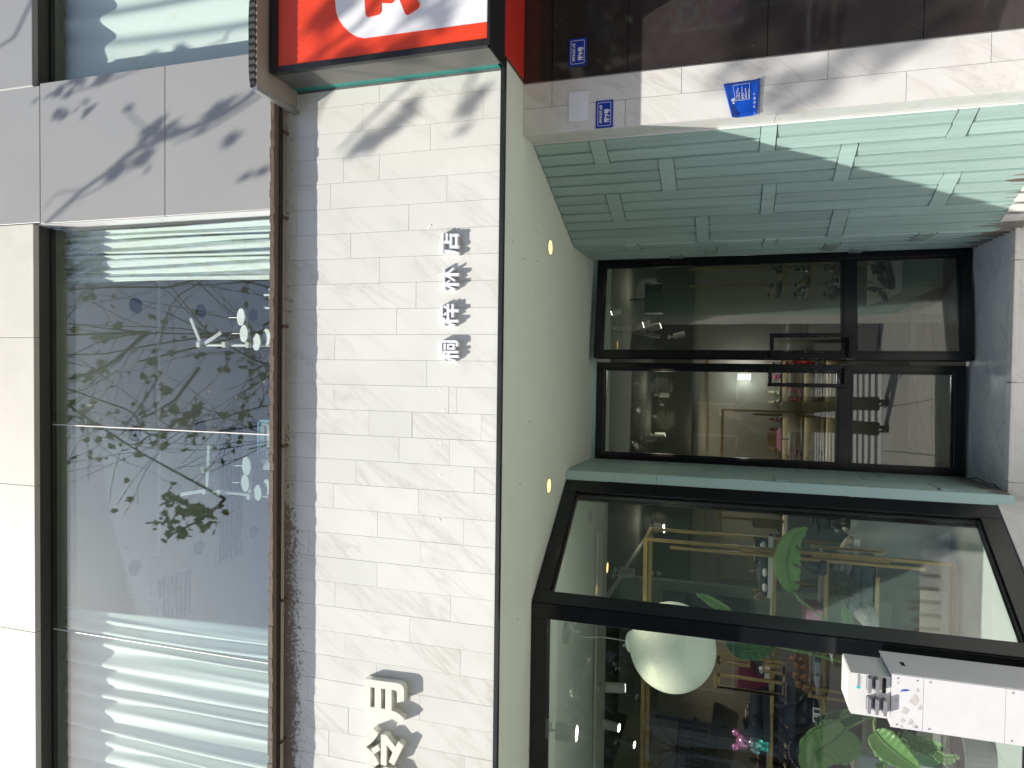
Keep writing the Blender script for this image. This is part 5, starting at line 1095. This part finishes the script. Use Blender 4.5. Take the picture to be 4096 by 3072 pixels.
# black metal furniture deep left
bf = thing('black_rack', 'black metal slatted rack deep in the shop', 'rack', at(2850, 2900, 5.3))
a = at(2890, 2825, 5.3); b = at(2820, 3200, 5.3); MB().bar(at(2872, 2825, 5.3), at(2825, 3200, 5.3), .10, .06, (0, 0, 1)).build('beam', BLACKF, bf)
for k_ in range(12): MB().bar(at(2720, 2885+k_*22, 5.35), at(2830, 2905+k_*22, 5.35), .012, .02).build('bar', BLACKF, bf)
for x in (2720, 2780): MB().bar(at(x, 2870, 5.35), at(x-25, 3200, 5.35), .02, .02).build('rail', BLACKF, bf)
MB().bar(at(2620, 2865, 5.3), at(2905, 2910, 5.3), .018, .018, (0, 1, 0)).build('frame_bar', BLACKF, bf)
# shelf of small shoes seen behind the bear
s3 = thing('low_shelf', 'dark shelf with a row of small shoes behind the front bay glass', 'shelf', at(3145, 2900, 5.2)); z3 = at(3148, 2900, 5.2).z; a = at(3148, 3110, 5.2); b = at(3148, 2780, 5.2)
rbox('board', BLACKF, s3, a.x, b.x, 5.1, 5.35, z3-.02, z3); rbox('back_panel', mat('dim_brown_panel', (.16, .145, .115), .7, noise=.2), s3, a.x-.3, b.x+.3, 5.36, 5.38, z3-.5, z3+.9)
z4 = at(3060, 2900, 5.2).z; rbox('board', BLACKF, s3, a.x, b.x+.1, 5.1, 5.35, z4-.02, z4)
cs = [BLK, BEIGE, TAN, BEIGE, BLK, TAN, WHT, BEIGE]
for zq, nm in ((z3, 'lower'), (z4, 'upper')):
    for k_ in range(8): xq = a.x+.04+(b.x-a.x-.05)*k_/7.5; place_shoe(pump(cs[k_], BEIGE) if zq == z3 else pump(BLK, TAN), (xq, 5.2, zq), -1.57, '%s small shoe from the left on the %s dark shelf' % (['first', 'second', 'third', 'fourth', 'fifth', 'sixth', 'seventh', 'last'][k_], nm), .8, 'row of small shoes')
bg_ = thing('black_bag', 'round black leather bag with beaded rim on the rack floor', 'bag', at(3260, 2990, 4.1)); MB().ball(at(3235, 3010, 4.0), .11, 24, 16, (1, .5, .95)).build('body', BLK, bg_, smooth=True)
c = at(3235, 3010, 3.94)
for k_ in range(14): a_ = 1.2+k_*.17; MB().ball(c+Vector((math.cos(a_)*.105, -.0, math.sin(a_)*.10)), .006, 8, 6).build('bead', STEEL, bg_, smooth=True)
mn = thing('black_garment', 'black crumpled garment draped on the rack behind the glass', 'garment', at(3200, 2850, 4.0)); m_ = MB()
m_.ball(at(3190, 2860, 4.0), .09, 20, 14, (.7, .5, 1)); m_.ball(at(3235, 2835, 4.0), .08, 20, 14, (1, .5, .7)); m_.ball(at(3160, 2880, 4.0), .05, 20, 14, (.8, .5, .9)); m_.build('cloth', BLK, mn, smooth=True)
rd = rbox('folded_scarf', PLUM, None, at(2970, 2745, 4.05).x, at(2970, 2630, 4.05).x, 4.02, 4.08, zsh[0]+.01, at(2945, 2700, 4.05).z, bevel=.01); tag(rd, 'dark red folded scarf behind the brass fretwork', 'scarf')
for j, y in enumerate((2835, 2865)): a = at(3262, y, RKF+.03); bx = rbox('label_card', WHT, None, a.x-.018, a.x+.018, RKF, RKF+.004, zsh[1]+.007, zsh[1]+.045); tag(bx, ['white card with black label on the middle rack shelf, right one', 'white card with black label on the middle rack shelf, left one'][j], 'card', 'white cards'); rbox('black_label', BLK, bx, a.x-.008, a.x+.010, RKF-.001, RKF-.0002, zsh[1]+.012, zsh[1]+.04)
tr_ = rbox('paper_roll_box', mat('beige_paper', (.45, .40, .32), .7), None, at(3440, 3110, 3.5).x, at(3440, 3030, 3.5).x, 3.5, 3.62, .557, at(3415, 3050, 3.5).z, bevel=.004); tag(tr_, 'beige cardboard box at the lower left of the bay display', 'box')
tr2 = rbox('pale_tray', mat('pale_grey_tray', (.30, .36, .35), .5), None, at(3480, 3200, 3.45).x, at(3480, 3015, 3.45).x, 3.42, 3.48, .557, at(3400, 3100, 3.45).z-.03, bevel=.004); tag(tr2, 'pale grey panel leaning in front of the beige box', 'panel')
# strelitzia plants ---------------------------------------------------
def leafblade(pts, wid, Y0, dY, m_, parent, fold=.25, seed=0, split=0):
    """pts: photo pixels along the midrib from stem to tip; real plane near Y0 with depth drift dY"""
    rng = random.Random(seed); P = [at(x, y, Y0+dY*i/(len(pts)-1)) for i, (x, y) in enumerate(pts)]
    N = 26; C_ = []
    for i in range(N+1):
        u = i/N*(len(P)-1); k_ = min(int(u), len(P)-2); f = u-k_
        p0 = P[max(k_-1, 0)]; p1 = P[k_]; p2 = P[k_+1]; p3 = P[min(k_+2, len(P)-1)]
        C_.append(.5*((2*p1)+(p2-p0)*f+(2*p0-5*p1+4*p2-p3)*f*f+(3*p1-p0-3*p2+p3)*f**3))
    mb = MB(); rows = 9
    for i, c in enumerate(C_):
        t_ = (C_[min(i+1, N)]-C_[max(i-1, 0)]).normalized(); s_ = t_.cross(Vector((0, 1, 0))).normalized(); u = i/N
        w_ = wid*math.sin(math.pi*min(1, u*.97+.03))**.6*(1-.25*u)
        for j in range(rows):
            v = (j/(rows-1)-.5)*2; e = 1+(rng.uniform(-.12, .03) if abs(v) > .9 else 0)
            mb.v.append(tuple(c+s_*(w_*v*e)+Vector((0, -1, 0))*(fold*w_*abs(v)+.004*math.sin(i*1.9)*abs(v))+t_*(-w_*.25*abs(v))))
    for i in range(N):
        for j in range(rows-1):
            if split and (i % 7 == 3) and (j in (0, 1) or (split > 1 and j in (6, 7))): continue
            a = i*rows+j; mb.f.append((a, a+1, a+rows+1, a+rows))
    o = mb.build('leaf', m_, parent, smooth=True); o.modifiers.new('s', 'SOLIDIFY').thickness = .0008
    rb = MB().tube([c+Vector((0, -.003, 0)) for c in C_], [.004*(1-.8*i/N) for i in range(N+1)], 6).build('midrib', STEM, o if False else parent, smooth=True)
def stem(pts, Y0, dY, r, parent):
    P = [at(x, y, Y0+dY*i/(len(pts)-1)) for i, (x, y) in enumerate(pts)]; MB().tube(P, r, 8).build('stem', STEM, parent, smooth=True)
p1_ = thing('potted_plant', 'tall bird of paradise plant whose upright leaf stands in the side bay glass', 'plant', at(3760, 2900, 3.5))
leafblade([(3172, 2362), (3150, 2290), (3150, 2220), (3175, 2150), (3232, 2112)], .07, 3.60, -.02, LEAF, p1_, .18, 4, 1)
stem([(3560, 2640), (3420, 2560), (3290, 2470), (3200, 2400), (3172, 2362)], 3.45, .15, .006, p1_)
leafblade([(2925, 2450), (2880, 2425), (2830, 2395), (2785, 2375)], .03, 3.62, 0, LEAF, p1_, .3, 5)
leafblade([(3085, 2580), (3020, 2600), (2960, 2600), (2905, 2570)], .055, 3.6, 0, LEAFD, p1_, .2, 6)
leafblade([(3088, 2575), (3060, 2590), (3035, 2570)], .03, 3.62, 0, LEAF, p1_, .2, 7)
stem([(3600, 2700), (3450, 2665), (3300, 2630), (3180, 2600), (3086, 2578)], 3.45, .15, .008, p1_)
leafblade([(3398, 2495), (3385, 2460), (3372, 2425)], .03, 3.5, 0, LEAF, p1_, .3, 8)
p2_ = thing('potted_plant', 'sunlit bird of paradise plant with broad leaves low in the front bay window', 'plant', at(3800, 3000, 3.3))
leafblade([(3385, 2915), (3340, 2960), (3270, 3010), (3225, 3100)], .125, 3.42, 0, LEAF, p2_, .18, 11)
leafblade([(3500, 2925), (3540, 2970), (3600, 3020), (3680, 3080)], .075, 3.22, -.02, LEAF, p2_, .35, 12)
leafblade([(3628, 2965), (3680, 2975), (3740, 2985), (3795, 3005)], .042, 3.25, -.02, LEAF, p2_, .3, 13)
leafblade([(3740, 3010), (3780, 3030), (3840, 3025)], .030, 3.22, 0, LEAF, p2_, .3, 14)
leafblade([(3600, 2960), (3660, 3000), (3720, 3030), (3760, 3055)], .055, 3.34, 0, LEAFD, p2_, .2, 15)
leafblade([(3440, 2850), (3380, 2870), (3310, 2880), (3260, 2885)], .05, 3.45, .02, LEAFD, p2_, .2, 16)
leafblade([(3420, 2838), (3385, 2850), (3360, 2870)], .018, 3.3, 0, LEAF, p2_, .4, 17)
leafblade([(3610, 2935), (3640, 2945), (3665, 2975)], .022, 3.24, 0, LEAF, p2_, .3, 18)
leafblade([(3540, 3050), (3520, 3060), (3500, 3055)], .022, 3.35, 0, LEAF, p2_, .3, 19)
stem([(3820, 3090), (3700, 2990), (3620, 2920), (3540, 2840)], 3.4, -.05, .006, p2_); stem([(3385, 2915), (3470, 2875), (3560, 2850), (3700, 2900)], 3.42, -.06, .006, p2_)
stem([(3500, 2925), (3495, 2890), (3510, 2850), (3600, 2840)], 3.22, .05, .005, p2_); stem([(3530, 3100), (3545, 3020), (3600, 2930)], 3.35, 0, .006, p2_); stem([(3245, 2935), (3330, 2895), (3420, 2850)], 3.4, 0, .004, p2_)
leafblade([(3470, 2990), (3560, 3010), (3620, 3060)], .02, 3.36, 0, LEAFD, p2_, .2, 23)
for pp_, x in ((p1_, 3750), (p2_, 3850)):
    c = at(x, 3000, 3.42); c.z = .557; 
    pot = MB().tube([(c.x, c.y, .557), (c.x, c.y, .68)], [.09, .11], 24).build('pot', mat('grey_pot', (.16, .17, .17), .5), pp_)
# ================================================================== POWER BANK KIOSK
ki = thing('charging_kiosk', 'white power bank rental kiosk with silver packs standing before the bay window', 'kiosk', (-1.16, 2.85, GZ))
KF, KB = 2.75, 2.925; kx0, kx1 = -1.236, -1.087; kz0 = at(3562, 2780, KF).z; kz1 = at(3396, 2780, KF).z
KW = mat('kiosk_white', (.62, .62, .60), .35, noise=.06, nscale=9); KS = mat('kiosk_wrap', (.61, .61, .62), .5, noise=.12, nscale=14, bump=.2, bscale=25)
# head with slots left open: built from bars round each slot
hw = kx1-kx0
def kxz(x, y): p = at(x, y, KF); return (p.x, p.z)
slots = []
for cxp, czp in [(3474, 2731), (3505, 2737), (3537, 2743), (3472, 2812), (3503, 2817), (3535, 2822)]:
    p = at(cxp, czp, KF); slots.append((p.x, p.z, (cxp, czp) != (3537, 2743)))
outer = [(kx0, kz0), (kx1, kz0), (kx1, kz1-.004), (kx1-.006, kz1), (kx0+.012, kz1), (kx0, kz1-.008)]
def pill(cx_, cz_, w_, h_):
    r_ = h_/2; out = []
    for s_, a0 in ((1, -90), (-1, 90)):
        for k_ in range(7): a = math.radians(a0+k_*30); out.append((cx_+s_*(w_/2-r_)+r_*math.cos(a), cz_+r_*math.sin(a)))
    return out
holes = [pill(x, z, .058, .0135) for x, z, _ in slots]
fillpoly([outer]+holes, KF, KF+.006, 'front_plate', KW, ki)
rbox('head_body', mat('dark_cavity', (.02, .02, .02), .6), ki, kx0+.004, kx1-.004, KF+.0065, KF+.02, kz0+.004, kz1-.012)
MB().prismy([(kx0, kz0), (kx1, kz0), (kx1, kz1-.004), (kx1-.006, kz1), (kx0+.012, kz1), (kx0, kz1-.008)], KF+.0205, KB).build('head_shell', KW, ki)
rbox('side_fascia', KW, ki, kx1-.0035, kx1+.0005, KF+.0005, KF+.0204, kz0, kz1-.004)
SIL = mat('silver_plastic', (.34, .34, .37), .28, metal=.5)
for x, z, full in slots:
    if full:
        o = fillpoly([pill(x, z, .055, .0115)], KF-.027, KF+.010, 'power_bank', SIL, ki); b = o.modifiers.new('b', 'BEVEL'); b.width = .0015; b.segments = 2
        rbox('status_mark', GREYB, ki, x-.003, x+.003, KF-.0008, KF-.0001, z-.0002+0, z+.0006) if False else None
for x, z, _ in slots[:3]:
    for dx in (-.036, -.046): rbox('status_mark', GREYB, ki, x+dx-.003, x+dx+.003, KF-.0008, KF-.0001, z-.0004, z+.0004)
ip = at(3434, 2748, KF); rbox('battery_icon', mat('teal_print', (.02, .42, .5), .4), ki, ip.x-.005, ip.x+.004, KF-.0008, KF-.0001, ip.z-.005, ip.z+.006)
text('街电充电宝', .0085, mat('grey_print', (.25, .25, .25), .6), ki, (ip.x+.006, KF-.0006, ip.z-.003), .0002, 0)
rbox('print_line', MATS['grey_print'], ki, ip.x+.006, ip.x+.040, KF-.0008, KF-.0001, ip.z-.0065, ip.z-.0059)
# lower body and stickers
wx0, wx1 = -1.262, -1.073
zjn = [kz0-.001, at(3692, 2800, KF).z, at(4020, 2850, KF).z, GZ+.02]
for a, b in zip(zjn, zjn[1:]): rbox('wrap_panel', KS, ki, wx0, wx1, KF-.004, KF-.0005, b+.0006, a-.0006)
rbox('body', KW, ki, wx0+.002, wx1-.0002, KF, KB+.02, GZ+.02, kz0-.0015, bevel=.002); rbox('foot', STEEL, ki, wx0-.03, wx1+.03, KF-.05, KB+.05, GZ, GZ+.019)
rbox('side_panel', mat('kiosk_side', (.62, .62, .63), .4, noise=.05), ki, wx1+.0003, wx1+.003, KF-.002, KB+.03, GZ+.02, kz0+.002)
sl_ = at(3608, 2668, 2.85); MB().box(wx1+.0032, wx1+.004, 2.83, 2.862, sl_.z-.007, sl_.z+.007).build('side_slot', BLACKF, ki)
for zz_ in (zjn[0]-.02, zjn[1]-.02, zjn[1]+.02, zjn[2]-.02):
    for xx_ in (wx0+.012, wx1-.012): MB().tube([(xx_, KF-.0041, zz_), (xx_, KF-.0055, zz_)], .0028, 10).build('screw', STEEL, ki)
p = at(3618, 2758, KF); fillpoly([[Pt(*q_, KF) for q_ in [(3606, 2757), (3618, 2755), (3636, 2757), (3634, 2761), (3620, 2763), (3612, 2762), (3600, 2766)]]], KF-.0050, KF-.0042, 'blue_scrap', BLUE2, ki)
TORN = mat('torn_paper', (.47, .455, .43), .8, noise=.7, nscale=60)
rg = random.Random(9)
for cxp, cyp, r_ in [(3620, 2840, 22), (3655, 2800, 26), (3610, 2880, 14), (3640, 2890, 16), (3680, 2830, 12), (3590, 2730, 8), (3670, 2760, 10), (3585, 2800, 7), (3660, 2905, 12), (3605, 2905, 8)]:
    fillpoly([[Pt(cxp+math.cos(k_*.7)*r_*rg.uniform(.4, 1.1), cyp+math.sin(k_*.7)*r_*rg.uniform(.4, 1.1), KF) for k_ in range(9)]], KF-.0046, KF-.0041, 'sticker_residue', TORN, ki)
# thin clear cone like display rod in the bay is a glass tube
gt = MB().tube([at(3385, 2560, 3.35), at(3385, 2700, 3.35), at(3388, 2745, 3.35)], [.012, .010, .001], 12).build('clear_tube', LAMPW, smooth=True); tag(gt, 'slender pale horizontal tube above the kiosk behind the glass', 'tube')
# ================================================================== PHOTOGRAPHER (mirrored in the doors)
def person():
    V_ = {}; E = []
    def j(n, p, r, par=None): V_[n] = (len(V_), Vector(p), r); 
    jo = [('pelvis', (-.10, -.34, .93), .13, None), ('waist', (-.10, -.35, 1.06), .12, 'pelvis'), ('chest', (-.10, -.35, 1.26), .145, 'waist'), ('neckb', (-.10, -.34, 1.43), .07, 'chest'), ('neck', (-.10, -.32, 1.50), .052, 'neckb')]
    for s_, n in ((1, 'r'), (-1, 'l')):
        jo += [('sh'+n, (-.10+s_*.17, -.35, 1.39), .065, 'neckb'), ('el'+n, (-.10+s_*.24, -.22, 1.16), .048, 'sh'+n), ('wr'+n, (-.10+s_*.11, -.10, 1.50), .034, 'el'+n)]
        jo += [('hip'+n, (-.10+s_*.10, -.33, .86), .10, 'pelvis'), ('kn'+n, (-.10+s_*.13, -.27, .44), .072, 'hip'+n), ('an'+n, (-.10+s_*.15, -.30, .02), .052, 'kn'+n)]
    idx = {a[0]: i for i, a in enumerate(jo)}
    me = bpy.data.meshes.new('body'); me.from_pydata([a[1] for a in jo], [(idx[a[0]], idx[a[3]]) for a in jo if a[3]], [])
    o = bpy.data.objects.new('body', me); C.objects.link(o); o.modifiers.new('skin', 'SKIN'); 
    for i, a in enumerate(jo): me.skin_vertices[0].data[i].radius = (a[2], a[2]*(.8 if a[0] in ('chest', 'waist', 'pelvis') else 1)); me.skin_vertices[0].data[i].use_root = i == 0
    sb = o.modifiers.new('sub', 'SUBSURF'); sb.levels = 2; sb.render_levels = 2
    JK = mat('dark_jacket', (.035, .04, .04), .8, noise=.3, nscale=30); me.materials.append(JK)
    t = thing('person', 'person in dark jacket and trousers holding up a phone, mirrored in the doors', 'person', (-.10, -.3, GZ))
    o.parent = t; o.matrix_parent_inverse = Matrix.Translation(-Vector(t.location))
    SK = mat('skin', (.5, .3, .2), .5); MB().ball((-.10, -.29, 1.62), .1, 24, 18, (.78, .95, 1.18)).build('head', SK, t, smooth=True); MB().ball((-.10, -.31, 1.655), .1, 24, 18, (.86, 1.0, 1.12)).build('hair', BLK, t, smooth=True)
    MB().ball((-.10, -.19, 1.61), .014, 10, 8, (1, 1.2, 1.6)).build('nose', SK, t, smooth=True)
    for s_ in (1, -1):
        MB().ball((-.10+s_*.079, -.29, 1.61), .022, 10, 8, (.4, .8, 1.3)).build('ear', SK, t, smooth=True)
        MB().box(-.10+s_*.15-.045, -.10+s_*.15+.045, -.36, -.09, GZ, GZ+.035).build('shoe_sole', BLACKP, t, bevel=.012); MB().ball((-.10+s_*.15, -.22, GZ+.05), .1, 16, 10, (.45, 1.25, .5)).build('shoe_upper', BLK, t, smooth=True)
        MB().tube([(-.10+s_*.10, -.33, .95), (-.10+s_*.115, -.31, .70), (-.10+s_*.13, -.27, .44), (-.10+s_*.14, -.29, .2), (-.10+s_*.15, -.30, -.03)], [.115, .10, .088, .078, .082], 16).build('trouser_leg', mat('olive_trousers', (.05, .048, .038), .85, noise=.3, nscale=25), t, smooth=True)
        hp = Vector((-.10+s_*.085, -.085, 1.53))
        MB().ball(hp, .035, 14, 10, (.6, .9, 1.2)).build('palm', SK, t, smooth=True)
        for k_ in range(4): q_ = hp+Vector((-s_*.01, .008-k_*.004, .02-k_*.017)); MB().tube([q_, q_+Vector((-s_*.025, .022, .006)), q_+Vector((-s_*.042, .018, .004))], [.009, .008, .006], 8).build('finger', SK, t, smooth=True)
        MB().tube([hp+Vector((0, -.01, .01)), hp+Vector((-s_*.02, -.025, .025)), hp+Vector((-s_*.035, -.022, .035))], [.011, .01, .007], 8).build('thumb', SK, t, smooth=True)
person()
ph = MB().box(-.115, .045, -.068, -.058, 1.50, 1.58).build('phone', BLACKF, bevel=.003); tag(ph, 'dark phone held up by the photographer', 'phone')
